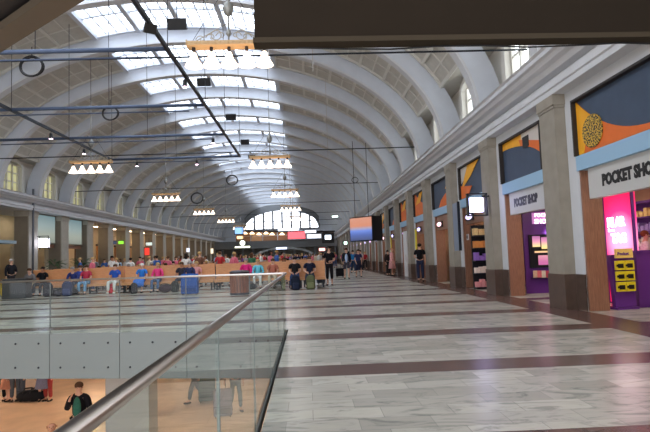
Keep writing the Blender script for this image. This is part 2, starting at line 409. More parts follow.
# ---- far wall with the arched window
WX0, WX1, WZ0, WH = XC-7.6+.6, XC+7.6+.6, 7.3, 3.9; WXC = (WX0+WX1)/2
def warch(x): return WZ0 + WH*math.sqrt(max(0, 1-((x-WXC)/(7.9))**2))-.0
mb = MB(); mb.box(XL-3, 9.6, YE, YE+.5, 0, WZ0)
n = 30; X0, X1 = XC-12.3, XC+12.3
for i in range(n):
    a = X0+(X1-X0)*i/n; b_ = X0+(X1-X0)*(i+1)/n
    za = warch(a) if WX0 < a < WX1 else WZ0; zb = warch(b_) if WX0 < b_ < WX1 else WZ0
    mb.prism([(a, za), (b_, zb), (b_, 13.2), (a, 13.2)], YE, YE+.5)
struct(mb.build('wall_far', 'rib'))
fw = MB()
for i in range(9):
    x = WX0+(WX1-WX0)*i/8
    if warch(x) > WZ0+.05: fw.box(x-.18, x+.18, YE-.1, YE+.3, WZ0, warch(x))
fw.box(WX0, WX1, YE-.1, YE+.3, WZ0-.2, WZ0+.1); fw.box(WX0+.6, WX1-.6, YE-.05, YE+.2, WZ0+1.5, WZ0+1.6)
for i in range(24):
    a = WX0+(WX1-WX0)*i/24; b_ = WX0+(WX1-WX0)*(i+1)/24
    fw.prism([(a, warch(a)-.1), (b_, warch(b_)-.1), (b_, warch(b_)+1.3), (a, warch(a)+1.3)], YE-.6, YE+.1)
o = struct(fw.build('window_%d' % wn[0], mat('far_window_frame', (120, 122, 124), .6))); wn[0] += 1
fp = MB()
for i in range(24):
    a = WX0+(WX1-WX0)*i/24; b_ = WX0+(WX1-WX0)*(i+1)/24
    fp.prism([(a, WZ0), (b_, WZ0), (b_, warch(b_)), (a, warch(a))], YE+.3, YE+.35)
fp.build('pane', 'farpane', o)
# ---- right wall: pilasters and shop bays
def pil_mesh():
    a = MB(); a.box(5.7, XR+.02, -.4, .4, .78, 4.62); a.box(5.66, XR+.02, -.44, .44, 4.62, 4.86); a.box(5.68, XR+.02, -.42, .42, 4.56, 4.62)
    b_ = MB(); b_.box(5.68, XR+.03, -.42, .42, 0, .78); b_.box(XR-.02, XR+.04, -.83, .83, 0, .78)
    return a.mesh('pilaster'), b_.mesh('plinth')
pa, pb = pil_mesh(); pa.materials.append(M['stone']); pb.materials.append(M['plinth'])
for k in range(NB+1):
    y = YB+BAY*k
    o = bpy.data.objects.new('trim_%d' % tn[0], pa); tn[0] += 1; COL.objects.link(o); struct(o); o.location = (0, y, 0)
    p = bpy.data.objects.new('plinth', pb); COL.objects.link(p); p.parent = o
mb = MB(); HO = 1.45      # half width of a shop opening
for k in range(NB+1):
    y = YB+BAY*k; mb.box(XR, XR+.25, y-.83, y+.83, 0, 4.9)
mb.box(XR+.004, XR+.246, YB, YE, 4.585, 4.895)
struct(mb.build('wall_right', 'plaster'))
mb = MB(); mb.box(9.4, 9.6, YB, YE, 0, 4.9); mb.box(XR+.25, 9.4, YB, YE, 3.05, 3.2)
struct(mb.build('wall_shop_back', 'shopwall'))
mb = MB(); mb.box(XR+.26, 9.4, YE-.1, YE, 0, 3.05)
for k in range(NB+1):
    if k not in (3, 4): mb.box(XR+.26, 9.4, YB+BAY*k-.1, YB+BAY*k+.1, 0, 3.05)
struct(mb.build('wall_shop_side', 'shopwall'))
ORD = ['nearest', 'second', 'third', 'fourth', 'fifth', 'sixth', 'seventh', 'eighth', 'ninth', 'tenth', 'eleventh', 'twelfth', 'thirteenth', 'fourteenth', 'fifteenth', 'sixteenth', 'seventeenth', 'eighteenth', 'nineteenth', 'twentieth', 'twenty-first', 'twenty-second', 'twenty-third', 'twenty-fourth']
def art_panel(yc, kind, label):
    """framed wall picture; u runs from the far edge (0) to the near edge (1), v upward"""
    W_, Z0_, Z1_ = HO, 3.34, 4.58
    t = thing('art_panel', label, 'artwork', (XR+.04, yc, Z0_), 0, 'pictures over the shop fronts')
    h = Z1_-Z0_
    def P(u, v): return (W_-2*W_*u, h*v)
    def lay(name, pts, d, m):
        a = MB(); a.prism([P(u, v) for u, v in pts], -d, -d+.012, 'x'); a.build(name, m, t)
    a = MB(); a.box(0, .1, -W_, W_, 0, h); a.build('backing', 'artblue', t)
    f = MB()
    f.box(-.12, .02, W_-.05, W_, 0, h); f.box(-.12, .02, -W_, -W_+.05, 0, h); f.box(-.12, .02, -W_, W_, h-.05, h); f.build('frame', 'darkgap', t)
    if kind == 0:
        cur = [(u, 1-.9*(1-(1-u)**2.3)) for u in [i/12 for i in range(13)]]
        cur[-1] = (1, .1)
        lay('swoosh', [(0.02, .02), (.98, .02)] + cur[::-1], .014, 'artorange')
        lay('yellow_corner', [(.02, .02), (.09, .02), (.16, .42), (.3, .37)] + [c for c in cur[::-1] if c[0] <= .26], .026, 'artyellow')
        a = MB(); a.prism([(P(.23+.135*math.cos(q*PI/12), .34+.28*math.sin(q*PI/12))) for q in range(24)], -.04, -.02, 'x')
        a.build('spotted_disc', 'spots', t)
    elif kind == 1:
        arc = [(u, .8*math.sqrt(1-(u/1.05)**2)) for u in [.02+.96*i/12 for i in range(13)]]
        lay('yellow_sky', [(.02, .98), (.6, .98)] + [c for c in arc[::-1] if c[0] < .62], .014, 'artyellow')
        lay('pale_square', [(.52, .98), (.98, .98), (.98, .5), (.52, .78)], .026, 'artpale')
        lay('orange_wedge', [c for c in arc if c[0] > .45] + [(.98, .6), (.74, .72), (.6, .8), (.46, .86)], .03, 'artorange')
        lay('dark_square', [(.56, .62), (.7, .62), (.7, .86), (.56, .86)], .042, 'artblack')
    elif kind == 2:
        lay('pale_square', [(.02, .5), (.3, .7), (.3, .98), (.02, .98)], .014, 'artpale')
        lay('yellow_wedge', [(.02, .3), (.35, .98), (.8, .98), (.45, .6)], .026, 'artyellow')
        lay('orange_wedge', [(.02, .02), (.3, .02), (.5, .3), (.02, .42)], .038, 'artorange')
    elif kind == 3:
        lay('orange_wedge', [(.3, .02), (.98, .02), (.98, .5), (.7, .42), (.45, .25)], .014, 'artorange')
        lay('yellow_wedge', [(.75, .6), (.98, .98), (.98, .55)], .026, 'artyellow')
    else:
        lay('orange_field', [(.02, .02), (.98, .02), (.98, .3), (.5, .6), (.1, .98), (.02, .98)], .014, 'artorange')
        lay('yellow_wedge', [(.1, .5), (.5, .98), (.75, .98), (.5, .55)], .026, 'artyellow')
    return t
_v = bpy.data.materials.new('spots'); _v.use_nodes = True; nt = _v.node_tree
_n = nt.nodes.new('ShaderNodeTexNoise'); _n.inputs['Scale'].default_value = 26; _n.inputs['Detail'].default_value = 0; _tc = nt.nodes.new('ShaderNodeTexCoord'); nt.links.new(_tc.outputs['Object'], _n.inputs['Vector'])
_r = nt.nodes.new('ShaderNodeValToRGB'); _r.color_ramp.interpolation = 'CONSTANT'; _r.color_ramp.elements[0].color = lin((34, 26, 16)); _r.color_ramp.elements[1].position = .5; _r.color_ramp.elements[1].color = lin((212, 170, 60))
nt.links.new(_n.outputs['Fac'], _r.inputs[0]); nt.links.new(_r.outputs[0], nt.nodes['Principled BSDF'].inputs['Base Color']); M['spots'] = _v
ARTD = {0: 'dark blue picture with an orange swoosh and a speckled yellow disc', 1: 'dark blue picture with yellow and orange shapes, small dark square,', 2: 'picture of yellow and orange wedges beside dark blue', 3: 'dark blue picture with an orange wedge low at the side', 4: 'mostly orange picture with a yellow wedge'}
kinds = [3, 0, 1, 2, 3, 4, 4, 3, 2, 4]
for j, k in enumerate(range(1, NB)):
    ya = YB+BAY*k; yc = ya+BAY/2; ri = j-1                # ri = 0: the bay at the right edge of the photo
    where = 'over %s shop front' % (ORD[ri] if ri >= 0 else 'unseen')
    kd = kinds[j] if j < len(kinds) else [3, 4, 2][j % 3]
    if ri < 16: art_panel(yc, kd, (ARTD[kd] + ' ' + where) if ri >= 0 else 'dark blue picture over the shop front beside the photographer')
    mb = MB(); mb.box(XR-.04, XR+.2, yc-HO, yc+HO, 3.02, 3.34); lt = struct(mb.build('trim_%d' % tn[0], 'lintel')); tn[0] += 1
    mb = MB(); mb.box(XR+.0, XR+.32, yc-HO, yc-HO+.1, 0, 3.02); mb.box(XR+.02, XR+.45, yc+HO-.06, yc+HO, 0, 3.02); mb.box(XR+.02, XR+.45, yc-HO, yc-HO+.06, 0, 3.02)
    dj = struct(mb.build('door_%d' % (j+1), 'jamb'))
    # header board, carrying the name on the two nearest
    mb = MB(); mb.box(XR+.05, XR+.2, yc-HO+.02, yc+HO-.3, 2.38, 3.02)
    hb = thing('shop_sign', ('white header board reading POCKET SHOP over the %s shop on the right' % ORD[ri]) if ri in (0, 1) else 'plain pale header board over the %s shop' % (ORD[max(ri, 0)] if ri > -1 else 'unseen'), 'sign', (0, 0, 0), 0, 'shop header boards')
    mb.build('board', 'signw' if ri < 2 else 'jamb', hb)
    if ri in (0, 1): lettering('POCKET SHOP', .31, (XR+.045, yc+HO-.84 if ri == 0 else yc+HO-.66, 2.6), RW, 'black', hb, .012, .018, sx=.86 if ri == 0 else .78)
    if ri == -1: hb['label'] = 'white header board over the shop beside the photographer'
    # ceiling lamp inside the shop
    lp = thing('shop_ceiling_light', 'square ceiling lamp inside the %s shop' % (ORD[ri] if ri >= 0 else 'unseen'), 'lamp', (7.6, yc, 3.05), 0, 'ceiling lamps in the shops')
    mb = MB(); mb.box(-.5, .5, -.5, .5, -.05, 0); mb.build('housing', 'white', lp)
    mb = MB(); mb.box(-.45, .45, -.45, .45, -.06, -.05); mb.build('diffuser', 'fixture_w', lp)
    if ri == -1: lp['label'] = 'ceiling lamp inside the shop beside the photographer'
    if ri >= 2:    # an illuminated name sign and a goods shelf
        c = [(200, 190, 255), (230, 190, 255), (210, 200, 255), (255, 200, 210)][ri % 4]
        t = thing('illuminated_sign', 'small glowing sign hanging in the %s shop front on the right' % ORD[ri], 'sign', (XR-.02, yc+.5, 2.62), 0, 'small glowing shop signs')
        mb = MB(); mb.ell((0, 0, 0), (.05, .4, .1), 12, 8); mb.build('lit_face', glow('sign_glow_%d' % (ri % 4), c, .9), t, True)
        mb = MB(); mb.box(.0, .1, -.42, .42, -.13, .13); mb.build('backing', 'darkgap', t)
        t = thing('goods_shelf', 'shelf of bright packages inside the %s shop on the right' % ORD[ri], 'shelf', (7.2, yc+.75, 0), 0, 'shelves in the shops')
        mb = MB(); mb.box(-.2, .2, -.9, .9, 0, .1); mb.box(.15, .2, -.9, .9, 0, 2.2)
        for z in (.5, .95, 1.4, 1.85): mb.box(-.2, .2, -.9, .9, z, z+.03)
        mb.build('frame', 'darksteel', t)
        for q, z in enumerate((.12, .53, .98, 1.43, 1.88)):
            mb = MB()
            for i in range(9): mb.box(-.18, .1, -.85+.19*i, -.85+.19*i+.15, z, z+.18+.1*R.random())
            mb.build('packages', cloth([(220, 190, 210), (230, 160, 80), (190, 90, 150), (240, 220, 180), (120, 90, 180)][(q+ri) % 5]), t)
q_ = at(484, 289); t = thing('goods_shelf', 'lit shelf of bright packages visible just left of the third pilaster', 'shelf', (q_.x, q_.y, 0))
mb = MB(); mb.box(-.3, .9, .2, .25, 0, 2.3)
for z in (.05, .55, 1.0, 1.45, 1.9): mb.box(-.3, .9, -.15, .25, z, z+.03)
mb.build('frame', 'darksteel', t)
for q, z in enumerate((.08, .58, 1.03, 1.48, 1.93)):
    mb = MB()
    for i in range(7): mb.box(-.28+.165*i, -.28+.165*i+.14, -.12, .15, z, z+.16+.14*R.random())
    mb.build('packages', cloth([(226, 150, 150), (236, 214, 200), (150, 110, 190), (230, 150, 80), (236, 200, 140)][q]), t)
# ---- the nearest shop: pink lightbox, purple counter, shelves; display stand outside
yA = 9.0+.0; ycA = YB+BAY*2.5
ycA = Y0-BAY/2
PINK = bpy.data.materials.new('pink_lightbox'); PINK.use_nodes = True; nt = PINK.node_tree; b = nt.nodes['Principled BSDF']
tc = nt.nodes.new('ShaderNodeTexCoord'); mp = nt.nodes.new('ShaderNodeMapping'); gr = nt.nodes.new('ShaderNodeTexGradient'); gr.gradient_type = 'SPHERICAL'
mp.inputs['Location'].default_value = (0, .05, -.2); mp.inputs['Scale'].default_value = (.1, .9, .95)
nt.links.new(tc.outputs['Object'], mp.inputs[0]); nt.links.new(mp.outputs[0], gr.inputs[0])
rp = nt.nodes.new('ShaderNodeValToRGB'); e = rp.color_ramp.elements; e[0].color = lin((214, 24, 80)); e[1].color = lin((255, 180, 225)); e[1].position = .75
q = e.new(.35); q.color = lin((240, 50, 130)); nt.links.new(gr.outputs[0], rp.inputs[0]); nt.links.new(rp.outputs[0], b.inputs['Emission Color']); b.inputs['Emission Strength'].default_value = .62
b.inputs['Base Color'].default_value = (.3, .02, .1, 1)
pA, pB = atx(604.5, 215, 7.3), atx(632, 215, 7.3); zt_ = atx(605, 196, 7.3).z; ym = (pA.y+pB.y)/2; hw = (pA.y-pB.y)/2
t = thing('lightbox_poster', 'glowing pink poster panel in the nearest shop front', 'poster', (7.3, ym, zt_/2))
mb = MB(); mb.box(0, .1, -hw, hw, -zt_/2+.03, zt_/2); mb.build('panel', PINK, t)
mb = MB(); mb.box(-.02, .04, hw, hw+.04, -zt_/2, zt_/2+.03); mb.box(-.02, .04, -hw-.04, -hw, -zt_/2, zt_/2+.03); mb.build('frame', 'purple', t)
LW = glow('letter_white', (255, 245, 250), 2.2)
lettering('KLAR', .3, (-.01, hw*.8, atx(612, 226.5, 7.3).z-zt_/2), RW, LW, t, .012, .012)
lettering('for en', .1, (-.01, hw*.75, atx(612, 231.5, 7.3).z-zt_/2), RW, LW, t, .012, .004)
lettering('TAG', .3, (-.01, hw*.55, atx(615, 242.5, 7.3).z-zt_/2), RW, LW, t, .012, .012)
ct = at(640, 307.5)
t = thing('shop_counter', 'purple counter front in the nearest shop', 'counter', (ct.x, ct.y, 0))
mb = MB(); mb.box(0, 1.9, 0, .6, 0, 1.2); mb.build('front', 'purple', t); mb = MB(); mb.box(-.03, 1.93, -.03, .63, 1.2, 1.25); mb.build('worktop', 'purple', t)
t = thing('goods_shelf', 'tall purple shelf of packages behind the counter of the nearest shop', 'shelf', (9.0, 13.4, 0))
mb = MB(); mb.box(.3, .35, -2, 2, 0, 2.6); mb.box(0, .35, -2, 2, 0, .1)
for z in (.5, .9, 1.3, 1.7, 2.1, 2.5): mb.box(0, .35, -2, 2, z, z+.03)
mb.build('frame', 'purple', t)
for q, z in enumerate((.53, .93, 1.33, 1.73, 2.13)):
    mb = MB()
    for i in range(20): mb.box(.03, .25, -1.95+.195*i, -1.95+.195*i+.15, z, z+.14+.14*R.random())
    mb.build('packages', cloth([(220, 200, 220), (200, 120, 160), (230, 220, 210), (150, 130, 190), (210, 180, 120)][q]), t)
# display stand
sp_ = at(626, 309)
t = thing('display_stand', 'purple display stand with yellow packs in front of the pink poster', 'display stand', (sp_.x-.02, sp_.y, 0), math.radians(8))
mb = MB(); mb.box(-.25, .25, -.06, .06, .05, 1.28, Matrix.Rotation(math.radians(-4), 4, 'X')); mb.box(-.26, .26, -.12, .14, 0, .05); mb.build('body', 'purple', t)
mb = MB(); mb.box(-.21, .21, -.1, -.06, 1.2, 1.42); mb.build('header', mat('header_cream', (236, 200, 110), .5), t)
lettering('Pocket', .1, (-.17, -.102, 1.27), FW, 'purple', t, .006, .003)
t.scale = (1, 1, .92)
for i in range(3):
    for j_ in range(2):
        mb = MB(); x0 = -.22+.225*j_; z0 = .42+.25*i; mb.box(x0, x0+.21, -.11, -.05, z0, z0+.22); pk = mb.build('pack', 'yellow', t)
        mb = MB(); mb.box(x0+.04, x0+.17, -.118, -.11, z0+.05, z0+.15); mb.box(x0, x0+.05, -.118, -.11, z0+.08, z0+.13); mb.build('print', 'black', pk)
# second shop: purple window wall with sign, posters and magazine rack
WY = at(529, 293.5).y
def wp(x, y): q_ = aty(x, y, WY); return q_.x, q_.z
x0, _ = wp(527, 293); x1 = x0+1.9; 
t = thing('window_display', 'purple window wall with lit poster and magazine rack in the second shop front', 'window display', (x0, WY, 0))
mb = MB(); mb.box(0, x1-x0, 0, .08, 0, 3.0); mb.build('wall_panel', 'purple', t)
def wbox(nm, x_0, y_0, x_1, y_1, d0, d1, m):
    a_, zb__ = wp(x_0, y_1); c_, za__ = wp(x_1, y_0); mb = MB(); mb.box(a_-x0, c_-x0, -d1, -d0, zb__, za__); return mb.build(nm, m, t)
wbox('sign_frame', 532, 212, 556, 224, 0, .03, mat('lilac', (196, 130, 196), .5, emit=.25))
LP_ = glow('letter_pale', (255, 225, 245), 1.2)
q_ = wp(534, 217); lettering('POCKET', .15, (q_[0]-x0, -.035, q_[1]), FW, LP_, t, .01, .004)
q_ = wp(534, 223.3); lettering('SHOP', .19, (q_[0]-x0, -.035, q_[1]-.01), FW, LP_, t, .01, .006)
PO = grad_emit('poster_print', [(0, (190, 90, 150)), (.3, (220, 150, 160)), (.45, (250, 210, 120)), (.6, (255, 225, 150)), (.8, (225, 140, 180)), (1, (160, 90, 150))], .5, 'Z', wp(540, 262)[1], wp(540, 236)[1])
wbox('poster_case', 530, 234, 556, 268, 0, .05, 'darksteel')
for b__ in ((532, 236, 539, 247), (541, 237, 552, 249), (534, 250.5, 553, 253), (538, 255, 549, 265)): wbox('poster', *b__, .05, .06, PO)
for i in range(6):
    c_ = cloth([(226, 190, 160), (230, 120, 130), (220, 210, 190), (200, 80, 100), (240, 190, 90), (180, 170, 200)][i]); wbox('magazine', 532+4.2*i, 270.5, 535.4+4.2*i, 277.5, .1, .13, c_)
wbox('rack_shelf', 531, 277.5, 558, 278.3, 0, .16, 'darksteel')
wbox('lamp', 546, 231.5, 553, 234, .05, .1, glow('lilac_glow', (235, 180, 255), 5))
# counter person placed later.
# projecting screen on the third pilaster
pz = atx(477, 205, 5.3)
t = thing('projecting_screen', 'square white glowing screen in a black frame beside the second shop', 'screen', (5.3, pz.y, pz.z)); t.scale = (.82, .82, .82)
mb = MB(); 
for s in (-.36, .36): mb.box(s-.02, s+.02, -.1, .1, -.42, .42)
for s in (-.4, .42): mb.box(-.38, .38, -.1, .1, s-.02, s+.02)
mb.box(.2, .66, .02, .06, .3, .36)
mb.build('frame', 'black', t)
mb = MB(); mb.box(-.27, .22, -.08, .08, -.27, .27); mb.build('display', glow('screen_lilac', (196, 194, 255), 3.2), t)
# blue-grey tall board by the third pilaster
p = atx(460, 225, 5.62); t = thing('tall_notice_board', 'tall narrow blue-grey notice board fixed beside the pilaster behind the glowing screen', 'notice board', (5.5, p.y, 1.4))
mb = MB(); mb.box(-.04, .04, -.32, .32, 0, 1.75); mb.build('panel', mat('board_blue_grey', (120, 132, 150), .5), t); mb = MB(); mb.box(-.05, .05, -.34, -.32, 0, 1.78); mb.build('frame', 'darksteel', t)
for i, (x, y, h_, lab) in enumerate(((416, 240, 1.1, 'nearer'), (391, 246, 1.3, 'farther'))):
    p = atx(x, y, 5.6); t = thing('yellow_banner', '%s of two slim yellow banners on the right pilasters' % lab, 'banner', (5.6, p.y, p.z), 0, 'slim yellow banners')
    mb = MB(); mb.box(-.02, .02, -.16, .16, -h_/2, h_/2); mb.build('cloth', 'yellow', t); mb = MB(); mb.tube([(0, -.18, h_/2+.02), (0, .18, h_/2+.02)], .02, 6); mb.tube([(0, 0, h_/2), (.1, 0, h_/2)], .015, 6); mb.build('rod', 'darksteel', t)
p = atx(406.5, 262, 5.9); t = thing('white_door_panel', 'tall pale door panel standing open behind the woman in pink', 'door', (5.88, p.y, 0))
mb = MB(); mb.box(-.04, .04, -.5, .5, 0, 2.7); mb.build('leaf', 'white', t); mb = MB(); mb.tube([(-.07, -.4, .9), (-.07, -.4, 1.3)], .015, 6); mb.build('handle', 'steel', t)
p = atx(469.5, 237, 6.0); t = thing('notice', 'small white square notice on the brown shop jamb', 'notice', (XR+.0, p.y, p.z))
mb = MB(); mb.box(-.03, 0, -.11, .11, -.11, .11); mb.build('plate', 'white', t); mb = MB(); mb.torus((-.032, 0, 0), .05, .012, 12, 4, 'yz'); mb.build('mark', 'darkgap', t)
# big hanging display
p = atx(362, 228, 4.6); q = atx(372, 228, 4.6)
SC = grad_emit('display_picture', [(0, (40, 52, 90)), (.25, (60, 84, 150)), (.42, (90, 120, 200)), (.52, (150, 140, 160)), (.62, (190, 120, 90)), (1, (190, 130, 106))], .55, 'Z', -.8, .8)
pp = aty(361, 228, 40)
pp = aty(361, 229, 36)
t = thing('hanging_display', 'large hanging display showing orange sky over blue by the right wall', 'display', pp, math.radians(-48))
mb = MB(); mb.box(-.95, .95, -.04, 0, -.75, .75); mb.build('picture', SC, t)
mb = MB(); mb.box(-1.0, 1.0, 0, .25, -.82, .82); mb.build('housing', 'black', t)
mb = MB(); mb.box(.75, 1.0, .25, 1.0, -.82, .82); mb.build('side_housing', 'black', t)
for x_ in (-.6, .6): mb = MB(); mb.tube([(x_, .12, .8), (x_, .12, 6.0)], .02); mb.build('hanger', 'darksteel', t)

# ---- left wall: piers, recesses
def pier(k):
    y = Y0+BAY*k
    a = MB(); a.box(XL-.9, XL, y-.6, y+.55, 0, 4.86); a.box(XL-.92, XL+.05, y-.64, y+.6, 4.55, 4.86); a.box(XL-.92, XL+.04, y-.64, y+.6, 0, .5)
    o = trim(a, 'stone_l')
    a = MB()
    for q in (-.62, .55): a.box(XL-.88, XL-.06, y+q, y+q+.02 if q < 0 else y+q+.03, .5, 4.5)  # thin added sheets, their darker colour stands in for shade on the pier sides
    a.build('shade_lining', mat('pier_shade_tone', (116, 106, 90), .6, var=.06, scale=3), o); return o
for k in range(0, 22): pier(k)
mb = MB(); mb.box(XL-3.2, XL-3.0, YB, YE, 0, 4.9); struct(mb.build('wall_left', 'warmwall'))
mb = MB(); mb.box(XL-3.2, XL-.3, YB, YE, 4.87, 5.0); struct(mb.build('ceiling_arcade', 'plaster'))
ARTG = grad_emit('glass_picture', [(0, (120, 126, 116)), (.3, (142, 148, 136)), (.6, (128, 144, 142)), (1, (100, 124, 130))], .5, 'Z', 0, 1.8)
for k in (6, 7):
    yc = Y0+BAY*(k-.5)+0
    yc = Y0+BAY*k-BAY/2
    t = thing('glass_picture', 'pale teal glass picture in the %s bay right of the left wall lantern' % ('first' if k == 6 else 'second'), 'artwork', (XL-.45, yc, 2.95))
    mb = MB(); mb.box(-.03, .03, -1.55, 1.6, 0, 1.85); mb.build('glass', ARTG, t)
    mb = MB()
    for y in (-1.6, 1.62): mb.box(-.06, .08, y-.04, y+.04, -.05, 1.9)
    for z in (-.04, 1.87): mb.box(-.06, .08, -1.6, 1.62, z-.04, z+.04)
    mb.build('frame', 'stone_d', t)
    t = thing('kiosk_front', 'pale brown kiosk front under the %s teal glass picture' % ('nearer' if k == 6 else 'farther'), 'kiosk', (XL-.6, yc, 0))
    mb = MB(); mb.box(-.1, .1, -1.6, 1.6, 0, 1.0); mb.box(-.12, .25, -1.65, 1.65, 1.0, 1.06); mb.build('counter', 'stone_d', t)
    mb = MB(); mb.box(-1.2, -1.1, -1.6, 1.6, 0, 2.7); mb.build('back_panel', mat('kiosk_cream', (206, 192, 168), .6), t)
    mb = MB(); mb.box(-.1, .1, -1.65, 1.65, 2.6, 2.85); mb.build('header', 'jamb', t)
# interior lamps along the arcade
for k in range(3, 22):
    yc = Y0+BAY*k+BAY/2
    lp = thing('arcade_lamp', 'ceiling lamp inside the %s bay of the left arcade' % ORD[k-3], 'lamp', (XL-1.9, yc, 4.865), 0, 'ceiling lamps in the left arcade')
    mb = MB(); mb.box(-.4, .4, -.4, .4, -.05, 0); mb.build('housing', 'white', lp)
    mb = MB(); mb.box(-.36, .36, -.36, .36, -.06, -.05); mb.build('diffuser', mat('fixture_low', (255, 246, 232), .5, emit=4) if k < 7 else 'fixture' if k < 15 else 'fixture_w', lp)
    if k >= 7:
        c = [(200, 140, 80), (150, 104, 70), (206, 164, 110), (130, 96, 76)][k % 4]
        t = thing('shop_partition', 'brown panel front inside the %s bay of the left arcade' % ORD[k-3], 'partition', (XL-1.5, yc-.3, 0), 0, 'shop partitions in the left arcade')
        mb = MB(); mb.box(-.05, .05, -1.3, .4, 0, 3.0); mb.build('panel', cloth(c), t); mb = MB(); mb.box(-.08, .08, -1.35, .45, 3.0, 3.15); mb.build('cap', 'darkgap', t)
# signs in the arcade
for (x, y, w, h, c, lab) in ((103, 251, 3, 7, (255, 196, 90), 'yellow glowing sign low in the left arcade near the ferns'), (114, 243, 5, 3, (60, 70, 90), 'dark blue hanging sign in the left arcade'), (121, 242.5, 5, 3, (130, 220, 60), 'bright green hanging sign in the left arcade'), (147, 251.5, 4.5, 7, (235, 60, 50), 'red sign panel in the left arcade'), (149, 244, 6, 3, (180, 200, 200), 'pale hanging sign above the red sign panel'), (188, 250, 3, 4, (235, 240, 255), 'white lit lamp sign left of the twin pair on the left wall'), (212, 251, 2.5, 5, (255, 240, 210), 'cream lit lamp sign right of the twin pair on the left wall')):
    X = XL-.3 if x > 105 else XL-.8
    X = XL + .3 if x in (188, 212) else X
    p = atx(x, y, X); s = p.y/F
    o = thing('hanging_sign', lab, 'sign', p)
    mb = MB(); mb.rbox(-w*s/2, w*s/2, -.06, .06, -h*s/2, h*s/2, .03); mb.build('face', glow('sign_%d' % x, c, .5), o)
    mb = MB(); mb.box(-w*s/2-.03, w*s/2+.03, -.03, .08, h*s/2, h*s/2+.06); mb.tube([(0, 0, h*s/2), (0, 0, h*s/2+.5)], .02); mb.build('bracket', 'darksteel', o)
# lantern and downpipe by the first piers
p = atx(44, 243, XL+.45); t = thing('wall_lantern', 'white glowing cube lantern bracketed on the left wall pier', 'lantern', p)
mb = MB(); mb.box(-.24, .24, -.24, .24, -.27, .27); mb.build('shade', glow('lantern_white', (225, 228, 255), 2.4), t)
mb = MB()
for s in (-.27, .27): mb.box(s-.02, s+.02, -.02, .02, -.4, .45)
mb.box(-.8, .3, -.02, .02, .42, .46); mb.build('bracket', 'black', t)
t = tag(MB().tube([(XL+.28, 0, 0), (XL+.28, 0, 6.2)], .07).build('downpipe', mat('pipe_grey', (96, 98, 104), .5), None, True), 'dark grey vertical pipe down the left wall pier', 'pipe'); p = atx(33, 240, XL+.28); t.location = (0, p.y, 0)
# portal at the far left
t = thing('portal_canopy', 'pale blue canopy over the entrance at the left edge', 'canopy', (XL, 34.1-1.2, 0))
mb = MB(); mb.box(-.8, .3, -5.5, -.3, 2.72, 2.9); mb.build('roof', mat('canopy_blue', (150, 172, 184), .5), t)
mb = MB(); mb.box(-1.0, -.9, -5.5, -.3, 0, 2.7); mb.build('door_leaves', mat('door_green_grey', (112, 122, 108), .4), t)
mb = MB(); mb.box(-1.0, -.9, -5.5, -.3, 2.92, 4.85)
for i in range(5): mb.box(-.9, -.84, -5.5+1.27*i, -5.42+1.27*i, 2.92, 4.85)
mb.build('transom', mat('transom_grey', (136, 134, 120), .5), t)
# ferns behind the benches
def fern(loc, label, s=1):
    t = thing('potted_plant', label, 'plant', loc, 0, None)
    mb = MB(); mb.lathe([(.2, 0), (.28, .45), (.3, .5), (.26, .5)], 14); mb.build('pot', 'darkgap', t)
    mb = MB(); mb.tube([(0, 0, .4), (.02, 0, 1.1)], .03); mb.build('stem', 'plinth', t)
    mb = MB()
    for i in range(60):
        a = R.random()*2*PI; l = (.4+.45*R.random())*s; z = .7+.9*R.random(); el = R.uniform(-.2, .9)
        d = Vector((math.cos(a)*math.cos(el), math.sin(a)*math.cos(el), math.sin(el))); w = Vector((-math.sin(a), math.cos(a), 0))*.07
        p0 = Vector((0, 0, z)); p1 = p0+d*l*.6; p2 = p0+d*l+Vector((0, 0, -.15))
        v = [mb.b.verts.new(q) for q in (p0, p1-w, p2, p1+w)]; mb._f(v)
    o = mb.build('leaves', 'green', t); md = o.modifiers.new('t', 'SOLIDIFY'); md.thickness = .01
    return t
fern((aty(55, 262, 33).x, 33, 0), 'potted fern left of the pair behind the front bench'); fern((aty(82, 262, 33).x, 33, 0), 'potted fern right of the pair behind the front bench', 1.1)

# ------------------------------------------------------------------ railing and fascia of the opening
HR = 1.06
def Pe(x, z): return Vector((x, edgeY(x), z))
rail = thing('glass_railing', 'clear glass railing with a round steel handrail around the floor opening', 'railing', (0, 0, 0))
t = (MB().tube([(XE-.02, -1.2, HR), (XE-.02, EB.y-.06, HR), (XE-.06, EB.y-.01, HR), (XE-.12, EB.y+.0, HR), Pe(XO, HR)], .021, 14).build('handrail', 'steel', rail, True))
ys = [1.0, 2.7, 4.4, 6.1, 7.8, 9.5]
prev = -.7
for i, y in enumerate(ys+[EB.y]):
    a, b_ = prev+.012, y-.012; prev = y
    mb = MB(); mb.box(XE-.045, XE-.033, a, b_, -.05, HR-.03)
    o = mb.build('glass_panel', GLASS, rail)
for y in ys: mb = MB(); mb.box(XE-.046, XE-.032, y-.008, y+.008, 0, HR-.03); mb.build('joint_seal', mat('seal_grey', (96, 104, 102), .5), rail)
mb = MB(); mb.box(XE-.05, XE-.028, -.7, EB.y, -.08, .008); mb.build('clamp_strip', mat('clamp_grey', (84, 86, 86), .5), rail)
cladding = thing('floor_edge_cladding', 'pale grey bolted cladding panels on the edge of the upper floor', 'cladding', (0, 0, 0))
jx = [at(x, 331).x for x in (250, 187, 123, 58)]; jx = [XE-.05] + jx
while jx[-1] > XO: jx.append(jx[-1]-(jx[3]-jx[4]))
ang = math.atan(slope)
